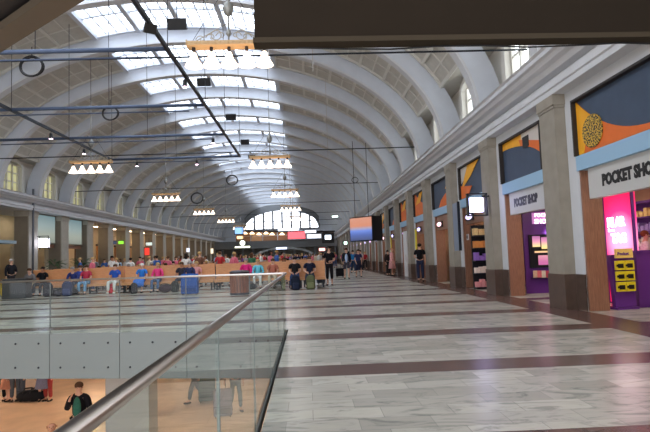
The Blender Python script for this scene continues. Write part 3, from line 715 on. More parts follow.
for i in range(len(jx)-1):
    x1, x0 = jx[i], max(jx[i+1], XO)
    if x1-x0 < .2: break
    L_ = (x1-x0)/math.cos(ang)
    def loc(z=0, off=0): return Vector((x0, edgeY(x0)-off, z))
    mb = MB(); mb.box(.012, L_-.012, -.02, -.008, .0, HR-.03); o = mb.build('glass_panel', GLASS2, rail); o.location = loc(); o.rotation_euler = (0, 0, ang)
    mb = MB(); mb.box(-.008, .008, -.021, -.007, 0, HR-.03); o = mb.build('joint_seal', mat('seal_grey', (96, 104, 102), .5), rail); o.location = loc(); o.rotation_euler = (0, 0, ang)
    mb = MB(); mb.box(.006, L_-.006, -.03, .0, 0, .895); t = mb.build('plate', 'fascia', cladding); t.location = loc(-.9); t.rotation_euler = (0, 0, ang)
    for u in (.16, .5, .84):
        for z in (.22, .7):
            mb = MB(); mb.lathe([(.02, 0), (.02, .012), (.008, .02)], 10); o = mb.build('bolt', 'darksteel', t); o.rotation_euler = (PI/2, 0, 0); o.location = (L_*u, -.03, z)
mb = MB(); mb.box(0, .02, -.8, EB.y, -.9, -.03); o = mb.build('side_plate', 'fascia', cladding); o.location = (XE, 0, 0)
# lower pillar
p = at(126, 378, -.9); 
t = tag(MB().box(-.47, .47, -.2, .5, ZL, -.9).build('pillar', mat('pillar_grey', (158, 154, 146), .6)), 'square white pillar on the lower floor under the upper floor edge', 'pillar')
pl = aty(128.5, 385, 12.5); t.location = (pl.x, 12.6, 0)
# lamps of the lower level
for i, (x, y) in enumerate([(-12, 14.5), (-7.5, 15), (-2.5, 15), (1.5, 15), (-12, 20), (-7.5, 20), (-2.5, 20), (2.5, 20), (-10, 26), (-4, 26), (1, 26), (-15, 8), (-13, 3), (2.5, 9), (2.5, 3.5), (-8, 34), (0, 34)]):
    lp = thing('ceiling_lamp', 'recessed warm ceiling lamp on the lower level', 'lamp', (x, y, -.9), 0, 'lamps of the lower level')
    mb = MB(); mb.lathe([(.34, 0), (.34, -.05), (.3, -.05), (.3, 0)], 16); mb.build('rim', 'white', lp); mb = MB(); mb.lathe([(.3, -.01), (.3, -.03)], 16); mb.build('diffuser', glow('warm_down', (255, 224, 190), 26), lp)

# ------------------------------------------------------------------ overhead: board, canopy, ties, tracks, chandeliers
a, b_ = aty(256, 49, 5.14), aty(650, 43, 5.14)
t = thing('hanging_board', 'dark brown back of a large board hanging overhead', 'board', (a.x, 5, a.z), math.radians(0))
t.rotation_euler = (0, -math.atan((b_.z-a.z)/(b_.x-a.x)), 0)
mb = MB(); mb.box(0, 5.2, 0, .13, .05, 2.1); mb.build('panel', 'brown', t)
mb = MB(); mb.box(-.012, 5.2, -.02, .15, 0, .05); mb.build('edge_strip', 'board_edge', t)
mb = MB(); mb.tube([(.6, .07, 2.1), (.6, .07, 7.5)], .03); mb.tube([(4.6, .07, 2.1), (4.6, .07, 7.5)], .03); mb.build('hanger', 'darksteel', t)
mb = MB(); mb.tube([(.4+.45*i, .1, -.01-.03*math.sin(i*.9)**2) for i in range(10)], .008, 6); mb.build('cable', 'black', t)
C0, C1 = at(0, 53, 3.6), at(85, 0, 3.6); d = (C1-C0).normalized(); nrm = Vector((-d.y, d.x, 0)); 
if nrm.y > 0: nrm = -nrm
Q0, Q1 = C0-d*4, C0+d*6; w_ = abs((at(0, 30, 3.6)-C0).dot(nrm))
t = thing('canopy', 'tan edged canopy with dark underside overhead at the top left', 'canopy', (0, 0, 0))
def quad(z0, z1, off0, off1, A=Q0, B=Q1):
    P = [A+nrm*off0, B+nrm*off0, B+nrm*off1, A+nrm*off1]; m_ = MB(); m_.prism([(p.x, p.y) for p in P], z0, z1, 'z'); return m_
quad(3.6, 3.68, 0, w_).build('edge_beam', 'tan', t); quad(3.7, 3.8, 0.02, 3.2).build('underside', 'black', t)
for i in range(6):
    A = Q0+d*(1.2+1.5*i); quad(3.6, 3.7, w_, 3.2, A, A+d*.2).build('cross_beam', 'darkgap', t)
A = Q0+d*.3+nrm*.3; mb = MB(); mb.tube([(A.x, A.y, ZL), (A.x, A.y, 3.7)], .12, 12); mb.build('post', 'darksteel', t)
TZ = 6.97
for i, y in enumerate([14.8, 28.4, 42.1, 55.7, 69.4, 83.0, 96.7]):
    w = ORD[i]
    tag(MB().tube([(XC-12.1, y, TZ), (XC+12.1, y, TZ)], .028, 8).build('tie_rod', 'darksteel'), '%s thin steel tie rod crossing the hall under the vault' % w, 'tie rod', 'tie rods across the vault')
# lighting truss
TX0, TX1 = -12.2+.9, -4.05; YT = [-1, 14.1, 19.4, 24.1, 29.4]
TX1 = aty(240, 157, 29.4).x; TX0 = aty(112, 160, 29.4).x; TZ2 = TZ-.05
t = thing('lighting_frame', 'black rectangular lighting frame hanging under the vault', 'lighting frame')
mb = MB()
for x in (TX0, TX1): mb.box(x-.04, x+.04, 4, YT[-1], TZ2-.05, TZ2+.05)
mb.build('side_track', 'darksteel', t)
for y in YT[1:]:
    mb = MB(); mb.tube([(TX0-(3 if y < 28 else 0), y, TZ2+.02), (TX1, y, TZ2+.02)], .06, 10); mb.tube([(TX0-(3 if y < 28 else 0), y+.1, TZ2-.16), (TX1-.6, y+.1, TZ2-.16)], .025, 8); mb.build('cross_tube', 'bluesteel', t, True)
for x in (TX0, TX1, (TX0+TX1)/2):
    for y in YT[1:]: mb = MB(); mb.tube([(x, y, TZ2), (x, y, 12.2)], .012, 5); mb.build('hanger', 'darksteel', t)
sp0 = thing('spotlight', 'x', 'spotlight', (0, 0, 0))
mb = MB(); mb.lathe([(.09, .16), (.1, 0), (.14, -.2)], 12); mb.build('housing', 'black', sp0)
mb = MB(); mb.lathe([(.12, -.19), (.12, -.21)], 12); mb.build('lens', glow('spot_lens', (255, 214, 236), 7), sp0)
mb = MB(); mb.tube([(0, 0, .1), (0, 0, .34)], .02, 6); mb.build('yoke', 'darksteel', sp0)
spots = [(51, 137, TX0, 'left edge near the coiled cable'), (137, 165, None, 'far crossbar of the frame, left part'), (185, 91, TX1, 'right bar, upper part'), (212, 86, None, 'skylight side of the frame'), (84, 155, TX0, 'left bar above a chandelier'), (197, 180, None, 'far crossbar of the frame, right part')]
for i, (x, y, X, lab) in enumerate(spots):
    o = sp0 if i == 0 else copy_tree(sp0)
    o.scale = (.62, .62, .62); p = atx(x, y, X) if X else aty(x, y, [0, 29.4, 0, 24.1, 0, 29.4][i])
    k = (TZ2-.38)/max(p.z, 1); 
    put(o, (p.x, p.y, TZ2-.25), 0, 'small bright spotlight on the lighting frame: ' + lab, 'spotlights on the lighting frame')
# black floodlight boxes under the ridge
fb = thing('floodlight', 'x', 'floodlight')
mb = MB(); mb.box(-.38, .38, -.1, .1, -.22, .22, Matrix.Rotation(.5, 4, 'X')); mb.build('housing', 'black', fb)
mb = MB(); mb.tube([(0, 0, .1), (0, 0, .95)], .02, 6); mb.build('bracket', 'darksteel', fb)
for i, (x, y) in enumerate([(177, 24), (204, 82), (231, 117), (245, 142), (252, 157)]):
    o = fb if i == 0 else copy_tree(fb)
    Yk = [21.4, 30.5, 39.6, 48.7, 57.8][i]
    p = aty(x, y, Yk); put(o, p, 0, '%s black floodlight box under the vault ridge' % ORD[i], 'floodlights under the ridge')
fb2 = copy_tree(fb); p = aty(139, 21, 12.5); put(fb2, (TX1, 12.5, TZ2-.12), .6, 'black floodlight box clamped on the right bar of the lighting frame', 'floodlights under the ridge'); fb2.scale = (.36, .6, .5)
# coils of cable
coil = thing('cable_coil', 'x', 'cable')
mb = MB()
for i in range(5): mb.torus((0, .02*i, 0), .3+.015*math.sin(i*2), .022, 22, 6, 'xz', .95-.03*i)
mb.build('loops', 'black', coil, True)
mb = MB(); mb.tube([(0, .04, .3), (0, .04, .55)], .015, 6); mb.build('tie', 'black', coil)
for i, (x, y, Yk, lab, s) in enumerate([(31, 66, 14.8, 'upper left', 1.0), (110, 113, 19.4, 'middle of the frame', .9), (197, 198, 45, 'far left of the frame end', 1.6), (232, 180, 42.1, 'near the frame corner', 1.4), (355, 180, 42, 'right side of the vault', .8)]):
    o = coil if i == 0 else copy_tree(coil)
    p = aty(x, y, Yk); put(o, p, 0, 'black coil of cable hanging under the vault, ' + lab, 'cable coils'); o.scale = (s,)*3
# chandeliers
def make_chandelier():
    t = thing('chandelier', 'x', 'chandelier')
    mb = MB(); mb.box(-.98, .98, -.16, .16, 0, .03); mb.box(-.98, .98, -.18, -.15, 0, .1); mb.box(-.98, .98, .15, .18, 0, .1); mb.box(-.99, -.96, -.18, .18, 0, .13); mb.box(.96, .99, -.18, .18, 0, .13)
    for i in range(21): mb.ell((-.95+.095*i, -.185, .05), (.035, .015, .03), 6, 4)
    mb.build('beam', 'gold', t)
    mb = MB(); mb.tube([(0, 0, 0), (0, 0, 3.0)], .02, 8); mb.lathe([(.02, .75), (.1, .82), (.14, .95), (.1, 1.08), (.05, 1.12), (.07, 1.2), (.02, 1.28)], 12); mb.lathe([(.02, .25), (.07, .32), (.03, .45)], 10); mb.build('stem', mat('stem_pewter', (140, 140, 134), .35, metal=.3), t, True)
    mb = MB()
    for s in (-1, 1):
        for k in range(3):
            pts = [(s*(.08+.24*k+.13*(1-a/9)*math.cos(a*.75)+.1), 0, .28-.04*k+.11*(1-a/9)*math.sin(a*.75)) for a in range(10)]; mb.tube(pts, .012, 5)
        mb.tube([(0, 0, .6), (s*.35, 0, .4), (s*.9, 0, .1)], .01, 5); mb.torus((s*.3, 0, .3), .12, .012, 14, 5)
    mb.build('scrollwork', mat('pale_bronze', (170, 160, 140), .4, metal=.5), t, True)
    mb = MB()
    for s in (-.9, .9):
        mb.tube([(s, 0, .1), (s*.15, 0, 1.35)], .007, 5)
    mb.build('chain', 'darksteel', t)
    for i in range(5):
        x = -.84+.42*i
        mb = MB(); mb.lathe([(.03, -.12), (.06, -.15), (.1, -.28), (.19, -.42), (.21, -.47), (.16, -.46)], 16, (x, 0, 0), True); sh = mb.build('lamp_shade', 'lamp', t, True)
        mb = MB(); mb.lathe([(.04, 0), (.045, -.06), (.03, -.12)], 10, (x, 0, 0)); mb.build('socket', 'darkgap', sh)
    return t
ch = make_chandelier(); first = True
clist = []
for i, (x, y, Yk) in enumerate([(229, 47, 12.8), (270, 158, 26.5), (285, 190.5, 39.8), (290.5, 206, 54), (293, 217, 68)]): clist.append((x, y, Yk, '%s chandelier of the right row' % ORD[i]))
for i, (x, y, Yk) in enumerate([(91, 163, 26.4), (166, 194.5, 39.5), (204, 209.5, 52.7), (226, 218.5, 66), (240, 226, 80)]): clist.append((x, y, Yk, '%s chandelier of the left row' % ORD[i]))
for i, (x, y, Yk, lab) in enumerate(clist):
    o = ch if i == 0 else copy_tree(ch)
    p = aty(x, y, Yk); put(o, p, 0, lab + ', gilded beam with five white lamps', 'chandeliers')
    tag(MB().tube([(p.x, Yk, p.z+2.98), (p.x, Yk, 11.9)], .012, 5).build('suspension_cable', 'darksteel'), 'thin cable above the ' + lab, 'cable', 'chandelier cables')
# loose hanging cables, right
for i, (x, Yk, z0) in enumerate([(270, 16, 6.9), (314, 16, 6.9), (326, 30, 6.9)]):
    p = aty(x, 100, Yk); tag(MB().tube([(p.x, Yk, z0), (p.x, Yk, 12)], .012, 5).build('hanging_cable', 'steel'), '%s thin pale hanging cable right of the skylight' % ORD[i], 'cable', 'loose hanging cables')

# ------------------------------------------------------------------ far gallery
YG = YE-10
t = thing('gallery', 'grey gallery balcony with a wide arched stair opening at the far end', 'gallery', (0, YG, 0))
def az(x, y): p = aty(x, y, YG); return p
zt, zb_ = az(285, 240).z, az(285, 247.5).z
mb = MB(); mb.box(XL, XR-.4, 0, .3, zb_, zt); mb.box(XL, XR-.4, .3, 9.4, zb_, zb_+.3); mb.build('balcony', mat('gallery_grey', (96, 98, 98), .5, var=.06), t)
mb = MB(); ac = az(284, 250).x; n = 24
for i in range(n):
    a0_, a1_ = PI*i/n, PI*(i+1)/n
    mb.prism([(ac+6.2*math.cos(a0_), 1.0+2.4*math.sin(a0_)), (ac+6.2*math.cos(a1_), 1.0+2.4*math.sin(a1_)), (ac+5.7*math.cos(a1_), 1.0+2.0*math.sin(a1_)), (ac+5.7*math.cos(a0_), 1.0+2.0*math.sin(a0_))], -.2, .4)
mb.build('stair_arch', mat('arch_grey', (140, 142, 140), .5), t)
mb = MB(); mb.box(XL, XR-.4, 2.2, 2.4, 0, zb_); mb.build('lower_wall', mat('gallery_wall_grey', (110, 106, 98), .6), t)  # wall under the balcony, one even grey-brown
mb = MB()
for i in range(12): mb.box(XL+1+i*1.95, XL+1.35+i*1.95, 1.2, 1.55, 0, zb_)
mb.build('posts', mat('gallery_posts', (120, 124, 126), .5), t)
mb = MB(); mb.tube([(XL, 0.1, zt+.9), (XR-.4, .1, zt+.9)], .05, 6); mb.build('rail', 'steel', t)
def sign(x0, y0, x1, y1, Y, c, s, lab, name='illuminated_sign', letters=None):
    p, q = aty(x0, y1, Y), aty(x1, y0, Y); o = thing(name, lab, 'sign', ((p.x+q.x)/2, Y, (p.z+q.z)/2))
    w, h = abs(q.x-p.x)/2, abs(q.z-p.z)/2
    mb = MB(); mb.box(-w, w, -.05, 0, -h, h); mb.build('lit_face', glow('far_sign_%d_%d' % (x0, y0), c, s), o)
    mb = MB(); mb.box(-w-.08, w+.08, 0, .25, -h-.08, h+.08); mb.build('case', 'darksteel', o)
    if letters: lettering(letters, h*1.5, (0, -.06, -h*.5), FW, 'black', o, .01, .01, 'CENTER')
    return o
sign(288, 231.5, 305, 239, YG-.5, (232, 84, 92), 1.0, 'wide red lit sign on the far gallery')
sign(278, 228, 299, 231, YG-.8, (214, 226, 246), 1.2, 'long pale blue lit sign over the red sign at the far gallery')
sign(305, 230, 316, 233, YG-.8, (220, 225, 240), 1.2, 'short white lit sign right of the long pale one at the far gallery')
sign(307, 234, 321, 238.5, YG-.5, (206, 214, 226), .9, 'white lit panel right of the red sign at the far gallery')
sign(276, 247, 287, 249.5, YG-1.5, (190, 200, 226), 1.1, 'small pale lit sign under the centre of the far gallery')
sign(235, 246, 250, 248, 70, (246, 250, 214), 1.4, 'long cream lit sign under the round clock')
sign(235, 227.5, 243, 234, 72, (120, 160, 214), .8, 'blue lit information board near the left far chandeliers')
sign(237, 236, 243, 239, 76, (255, 190, 130), 1.3, 'small orange lit sign under the blue information board')
sign(325, 235, 331, 239.5, 60, (226, 240, 255), 1.5, 'white lit screen hanging at the right of the far end')
sign(319, 248, 325, 251, 80, (255, 170, 160), 1.2, 'small salmon lit sign under the right far screen')
sign(344, 241.5, 347, 244.5, 50, (200, 250, 220), 1.6, 'small pale green lit exit sign at the foot of the right wall')
sign(332, 215.5, 338, 217.5, 70, (220, 245, 235), 1.2, 'small pale lit sign high at the right of the far arch')
o = tag(MB().box(-1.0, .35, 0, .4, -.55, .6).build('hanging_box', 'black'), 'black box behind the white lit screen at the right far end', 'box'); p = aty(331, 238, 60.5); o.location = (p.x, 60.6, p.z)
for i, x in enumerate((252, 259, 266, 272, 245, 282, 296)):
    p = aty(x, 233+(i % 2)*.8, YG+3); o = thing('gallery_lamp', '%s warm lamp shining over the far gallery' % ORD[i], 'lamp', p, 0, 'warm lamps over the far gallery')
    mb = MB(); mb.lathe([(.15, .2), (.5, -.15), (.45, -.2)], 12); mb.build('shade', glow('warm_lamp', (255, 214, 170), 2), o)
    mb = MB(); mb.tube([(0, 0, .15), (0, 0, 1.2)], .03, 6); mb.build('rod', 'darksteel', o)
# upper-level stalls on the gallery, as warm blocks
for i, (x0, x1, c) in enumerate(((236, 250, (140, 112, 90)), (251, 262, (168, 150, 132)), (263, 277, (140, 120, 106)), (278, 288, (170, 136, 116)), (306, 322, (150, 150, 160)), (323, 334, (132, 118, 108)))):
    p, q = aty(x0, 240, YG+4), aty(x1, 232, YG+4); zb2 = zb_+.3
    o = thing('gallery_stall', '%s cafe stall standing on the far gallery from the left' % ORD[i], 'stall', ((p.x+q.x)/2, YG+4, zb2), 0, 'stalls on the gallery')
    w = (q.x-p.x)/2; mb = MB(); mb.box(-w, w, 0, .3, 0, q.z-zb2); mb.box(-w, w, -1, 0, 0, 1.1); mb.build('front', cloth(c), o); mb = MB(); mb.box(-w-.1, w+.1, -1, .3, q.z-zb2, q.z-zb2+.25); mb.build('roof', 'darkgap', o)
# clock
p = aty(242.5, 243, 70); t = thing('round_clock', 'round white clock hanging over the cream sign', 'clock', p)
mb = MB(); mb.lathe([(.34, 0), (.34, .06)], 24); o = mb.build('face', glow('clock_face', (235, 245, 225), 1.0), t); o.data.transform(Matrix.Rotation(PI/2, 4, 'X'))
mb = MB(); mb.torus((0, .0, 0), .36, .04, 24, 6); mb.build('rim', 'darksteel', t)
mb = MB(); mb.box(-.015, .015, -.09, -.07, 0, .26); mb.box(0, .17, -.09, -.07, -.015, .015); mb.build('hands', 'black', t)
mb = MB(); mb.tube([(0, 0, .36), (0, 0, 2.5)], .03, 6); mb.build('hanger', 'darksteel', t)
# ------------------------------------------------------------------ people
def skin_mesh(V, Ed, root=0, sub=1, name='body'):
    """one continuous surface grown round a skeleton; V: name -> (pos, radius)"""
    names = list(V); idx = {n: i for i, n in enumerate(names)}
    bm = bmesh.new(); lay = bm.verts.layers.skin.verify(); vs = []
    for n in names:
        v = bm.verts.new(V[n][0]); r = V[n][1]; v[lay].radius = (r, r) if not isinstance(r, tuple) else r; vs.append(v)
    vs[0][lay].use_root = True
    for a, b_ in Ed: bm.edges.new((vs[idx[a]], vs[idx[b_]]))
    me = bpy.data.meshes.new('sk'); bm.to_mesh(me); bm.free()
    o = bpy.data.objects.new('sk', me); COL.objects.link(o)
    md = o.modifiers.new('s', 'SKIN'); md.use_smooth_shade = True
    if sub: m2 = o.modifiers.new('u', 'SUBSURF'); m2.levels = sub; m2.render_levels = sub
    bpy.context.view_layer.update(); dg = bpy.context.evaluated_depsgraph_get()
    out = bpy.data.meshes.new_from_object(o.evaluated_get(dg)); out.name = name
    bpy.data.objects.remove(o); bpy.data.meshes.remove(me); return out
def J(pose):
    """joint positions, facing -Y, feet on z = 0; seated poses have the feet near y = -.45 and the seat at z = .45"""
    j = dict(pel=(0, 0, .95), spi=(0, .01, 1.12), che=(0, .01, 1.3), nkb=(0, .005, 1.46), nk=(0, -.005, 1.52), hl=(0, -.03, 1.575), hm=(0, -.02, 1.65), ht=(0, -.01, 1.71))
    for s, n in ((1, 'L'), (-1, 'R')):
        j['sh'+n] = (s*.175, .01, 1.41); j['el'+n] = (s*.235, .03, 1.13); j['wr'+n] = (s*.24, -.05, .89)
        j['hp'+n] = (s*.09, 0, .9); j['kn'+n] = (s*.1, -.02, .5); j['an'+n] = (s*.1, .02, .09); j['to'+n] = (s*.12, -.13, .035)
    if pose == 'walk':
        j['knL'] = (.1, -.17, .52); j['anL'] = (.1, -.24, .11); j['toL'] = (.11, -.4, .06)
        j['knR'] = (-.1, .08, .49); j['anR'] = (-.1, .36, .16); j['toR'] = (-.1, .25, .04)
        j['elL'] = (.23, .12, 1.14); j['wrL'] = (.22, .08, .9); j['elR'] = (-.23, -.06, 1.14); j['wrR'] = (-.2, -.22, .95)
    if pose == 'phone':
        j['elR'] = (-.26, -.05, 1.15); j['wrR'] = (-.16, -.14, 1.4)
    if pose == 'bag':      # one arm bent forward, the other carrying
        j['elL'] = (.25, .02, 1.13); j['wrL'] = (.12, -.22, 1.08)
    if pose == 'pull':     # one arm down and back to a trolley handle
        j['elR'] = (-.25, .1, 1.15); j['wrR'] = (-.28, .18, .95)
        j['knL'] = (.1, -.12, .52); j['anL'] = (.1, -.16, .1); j['toL'] = (.11, -.31, .04); j['anR'] = (-.1, .22, .12); j['toR'] = (-.1, .09, .04); j['knR'] = (-.1, .04, .5)
    if pose in ('sit', 'sit_read', 'sit_lean'):
        lean = -.2 if pose == 'sit_lean' else .06
        dz = -.42
        for k in ('spi', 'che', 'nkb', 'nk', 'hl', 'hm', 'ht'):
            x, y, z = j[k]; f_ = (z-.95)/.76; j[k] = (x, y+.12+lean*f_, z+dz-(.06*f_ if lean < 0 else 0))
        j['pel'] = (0, .12, .54)
        for s, n in ((1, 'L'), (-1, 'R')):
            j['sh'+n] = (s*.175, .13+lean*.6, .99-(.04 if lean < 0 else 0)); j['hp'+n] = (s*.1, .08, .53); j['kn'+n] = (s*.14, -.36, .52); j['an'+n] = (s*.14, -.38, .09); j['to'+n] = (s*.16, -.53, .035)
            j['el'+n] = (s*.25, .06+lean*.5, .74); j['wr'+n] = (s*.12, -.2, .66)
            if pose == 'sit_read': j['wr'+n] = (s*.1, -.22, .82); j['el'+n] = (s*.25, -.02, .76)
    return j
_pc = {}
def body_mesh(pose, slim):
    key = ('body', pose, slim)
    if key in _pc: return _pc[key]
    j = J(pose); k = .9 if slim else 1
    V = {}
    for n, r in (('pel', (.125*k, .11*k)), ('spi', (.12*k, .1*k)), ('che', (.135*k, .11*k)), ('nkb', .07*k), ('nk', .052*k), ('hl', .062), ('hm', .088), ('ht', .062)): V[n] = (j[n], r)
    for n in 'LR':
        for q, r in (('sh', .058), ('el', .042), ('wr', .028), ('hp', .085), ('kn', .056), ('an', .038), ('to', .034)): V[q+n] = (j[q+n], r*k)
        w = Vector(j['wr'+n]); e = Vector(j['el'+n]); d = (w-e).normalized(); V['pa'+n] = (tuple(w+d*.07), (.036*k, .02))
    Ed = [('pel', 'spi'), ('spi', 'che'), ('che', 'nkb'), ('nkb', 'nk'), ('nk', 'hl'), ('hl', 'hm'), ('hm', 'ht')]
    for n in 'LR': Ed += [('nkb', 'sh'+n), ('sh'+n, 'el'+n), ('el'+n, 'wr'+n), ('wr'+n, 'pa'+n), ('pel', 'hp'+n), ('hp'+n, 'kn'+n), ('kn'+n, 'an'+n), ('an'+n, 'to'+n)]
    me = skin_mesh(V, Ed)
    bm = bmesh.new(); bm.from_mesh(me); mb = MB(); mb.b.free(); mb.b = bm
    for n, s in (('L', 1), ('R', -1)):       # fingers: four unequal, bent, and a thumb off the side of the palm
        w = Vector(j['wr'+n]); e = Vector(j['el'+n]); d = (w-e).normalized(); side = d.cross(Vector((1, 0, 0))).normalized(); nrm = side.cross(d).normalized()*(-s)
        for q, L_ in enumerate((.07, .08, .075, .058)):
            b0 = w+d*.085+side*(.03-.02*q); mb.tube([b0, b0+d*L_*.5+nrm*.008, b0+d*L_*.85+nrm*.03], .009, 5, taper=[.0095, .0085, .007])
        b0 = w+d*.03+side*.025; mb.tube([b0, b0+side*.03+d*.025+nrm*.01, b0+side*.035+d*.06+nrm*.02], .01, 5, taper=[.012, .01, .008])
    h = Vector(j['hm'])                       # face
    mb.ell(h+Vector((0, -.095, -.02)), (.014, .02, .022), 6, 5)
    for s in (-1, 1): mb.ell(h+Vector((s*.086, .005, -.01)), (.012, .02, .03), 6, 5)
    mb.ell(h+Vector((0, -.083, -.062)), (.025, .01, .007), 6, 4); mb.mi = 1
    for s in (-1, 1): mb.ell(h+Vector((s*.033, -.08, .008)), (.013, .01, .008), 6, 4)
    bm.to_mesh(me); bm.free(); 
    for p in me.polygons: p.use_smooth = True
    while len(me.materials) < 2: me.materials.append(M['skin'] if len(me.materials) == 0 else M['eye'])
    _pc[key] = me; return me
def garment(kind, pose, slim):
    key = (kind, pose, slim)
    if key in _pc: return _pc[key]
    j = J(pose); k = .9 if slim else 1; V = {}; Ed = []
    def lerp(a, b_, t): return tuple(Vector(j[a]).lerp(Vector(j[b_]), t))
    if kind in ('tee', 'shirt', 'jacket', 'dress'):
        g = .024 if kind == 'jacket' else .014
        V['pel'] = (j['pel'], (.14*k+g, .13*k+g)); V['spi'] = (j['spi'], (.14*k+g, .12*k+g)); V['che'] = (j['che'], (.16*k+g, .13*k+g)); V['nkb'] = (j['nkb'], (.062, .062))
        Ed = [('pel', 'spi'), ('spi', 'che'), ('che', 'nkb')]
        for n in 'LR':
            V['sh'+n] = (j['sh'+n], .072*k+g); Ed.append(('nkb', 'sh'+n))
            if kind in ('tee', 'dress'): V['el'+n] = (lerp('sh'+n, 'el'+n, .7), .055*k+g); Ed.append(('sh'+n, 'el'+n))
            else:
                V['el'+n] = (j['el'+n], .045*k+g); V['wr'+n] = (lerp('el'+n, 'wr'+n, .9), .034*k+g*.8); Ed += [('sh'+n, 'el'+n), ('el'+n, 'wr'+n)]
        me = skin_mesh(V, Ed, name=kind)
    elif kind in ('trousers', 'shorts', 'cropped'):
        V['pel'] = (j['pel'], (.136*k, .122*k)); t = {'trousers': .93, 'shorts': 0, 'cropped': .55}[kind]
        for n in 'LR':
            V['hp'+n] = (j['hp'+n], .1*k); Ed.append(('pel', 'hp'+n)); V['kn'+n] = (j['kn'+n] if kind != 'shorts' else lerp('hp'+n, 'kn'+n, .9), (.082*k if kind != 'shorts' else .095*k)); Ed.append(('hp'+n, 'kn'+n))
            if t: V['an'+n] = (lerp('kn'+n, 'an'+n, t), .064*k); Ed.append(('kn'+n, 'an'+n))
        me = skin_mesh(V, Ed, name=kind)
    elif kind == 'skirt':
        mb = MB()
        if pose.startswith('sit'):
            p, q = Vector(j['hpL']), Vector(j['knL'])
            for a, b_ in ((0, 1),):
                rings = []
                for t, w, h in ((-.15, .17, .11), (.3, .22, .11), (.8, .25, .1), (1.02, .25, .09)):
                    c = Vector((0, p.y+(q.y-p.y)*t, .55)); rings.append([mb.b.verts.new((c.x+w*math.cos(a_*PI/6), c.y, c.z+h*math.sin(a_*PI/6))) for a_ in range(12)])
                c = Vector((0, q.y-.08, .3)); rings.append([mb.b.verts.new((c.x+.25*math.cos(a_*PI/6), c.y-.1*math.sin(a_*PI/6)*.5, c.z+.05*math.sin(a_*PI/6))) for a_ in range(12)])
                for u, v in zip(rings, rings[1:]):
                    for i in range(12): mb._f([u[i], u[(i+1) % 12], v[(i+1) % 12], v[i]])
                mb._f(rings[0][::-1]); mb._f(rings[-1])
        else: mb.lathe([(.13*k, 1.06), (.17*k, .93), (.22*k, .7), (.27*k, .46), (.26*k, .455), (.1, .9)], 18)
        me = mb.mesh('skirt', True)
    elif kind == 'hair_short' or kind == 'hair_long' or kind == 'cap':
        h = Vector(j['hm']); mb = MB()
        mb.ell(h+Vector((0, .022, .035)), (.1, .1, .085), 12, 8)
        if kind == 'hair_long': mb.ell(h+Vector((0, .055, -.07)), (.098, .06, .14), 12, 8)
        if kind == 'cap': mb.box(-.07, .07, h.y-.19, h.y-.04, h.z+.045, h.z+.06)
        me = mb.mesh(kind, True)
    elif kind.startswith('shoe'):
        n = kind[-1]; a = Vector(j['an'+n]); t = Vector(j['to'+n]); mb = MB(); d = (t-a); d.z = 0; d.normalize()
        lo = -min(a.z-.06, .0)
        mb.ell((0, 0, 0), (.05, .135, .048), 10, 6)
        for v in mb.b.verts: v.co.z = max(v.co.z, -.032)
        me = mb.mesh('shoe', True); mid = (a+t)/2; me.transform(Matrix.Translation((mid.x, mid.y+.02, max(.034, t.z))))
    _pc[key] = me; return me
PN = [0]
def person(label, loc, rz=0, pose='stand', top=('tee', (30, 30, 34)), low=('trousers', (40, 50, 80)), hair=('hair_short', (60, 44, 34)), skin='skin', shoe=(40, 36, 34), slim=False, h=1.0, group=None, z=None):
    t = thing('person', label, 'person', loc, rz, group); t.scale = (h, h, h)
    def add(nm, me, m):
        o = bpy.data.objects.new(nm, me); COL.objects.link(o); o.parent = t
        if not me.materials: me.materials.append(m)
        o.material_slots[0].link = 'OBJECT'; o.material_slots[0].material = m; return o
    add('body', body_mesh(pose, slim), M[skin])
    add(top[0] if top[0] != 'tee' else 'shirt', garment(top[0], pose, slim), cloth(top[1]))
    if low: add(low[0], garment(low[0], pose, slim), cloth(low[1]))
    if hair: add('cap' if hair[0] == 'cap' else 'hair', garment(hair[0], pose, slim), cloth(hair[1]))
    for n in 'LR': add('shoe', garment('shoe'+n, pose, slim), cloth(shoe))
    return t
def fl(x, y, z=0.0): p = at(x, y, z); return Vector((p.x, p.y, z))
BL, NV, BK, GR, WH, PK, RD, BE, BR, CY = (50, 96, 176), (30, 38, 62), (24, 24, 28), (120, 122, 126), (225, 222, 216), (226, 70, 130), (190, 40, 50), (196, 178, 150), (92, 66, 50), (90, 180, 210)
GREYH, WHITEH, DARKH, BLOND, BROWNH = (150, 146, 142), (222, 218, 212), (36, 28, 24), (190, 156, 104), (86, 60, 42)
# --- things people have with them
def suitcase(loc, c, label, rz=0, w=.44, h=.62, d=.26, lying=False, ribs=5, group=None):
    t = thing('suitcase', label, 'suitcase', loc, rz, group)
    mb = MB(); mb.rbox(-w/2, w/2, -d/2, d/2, .05, .05+h, .05)
    for i in range(ribs): x = -w/2+.06+(w-.12)*i/max(1, ribs-1); mb.box(x-.012, x+.012, -d/2-.008, d/2+.008, .1, h)
    mb.build('shell', cloth(c), t)
    mb = MB(); mb.box(-w/2+.01, w/2-.01, -d/2-.012, -d/2+.01, h*.42, h*.46); mb.box(-w/2+.05, w/2-.05, -d/2-.03, -d/2, .14, h*.38); mb.build('front_pocket', cloth(tuple(int(v*.8) for v in c)), t)
    mb = MB(); mb.tube([(-.09, d/2-.04, h), (-.09, d/2-.04, h+.32), (.09, d/2-.04, h+.32), (.09, d/2-.04, h)], .012, 6); mb.build('trolley_handle', 'darksteel', t)
    for sx in (-1, 1):
        for sy in (-1, 1): mb = MB(); mb.torus((sx*(w/2-.06), sy*(d/2-.05), .035), .022, .014, 10, 6, 'yz'); mb.build('wheel', 'black', t)
    return t
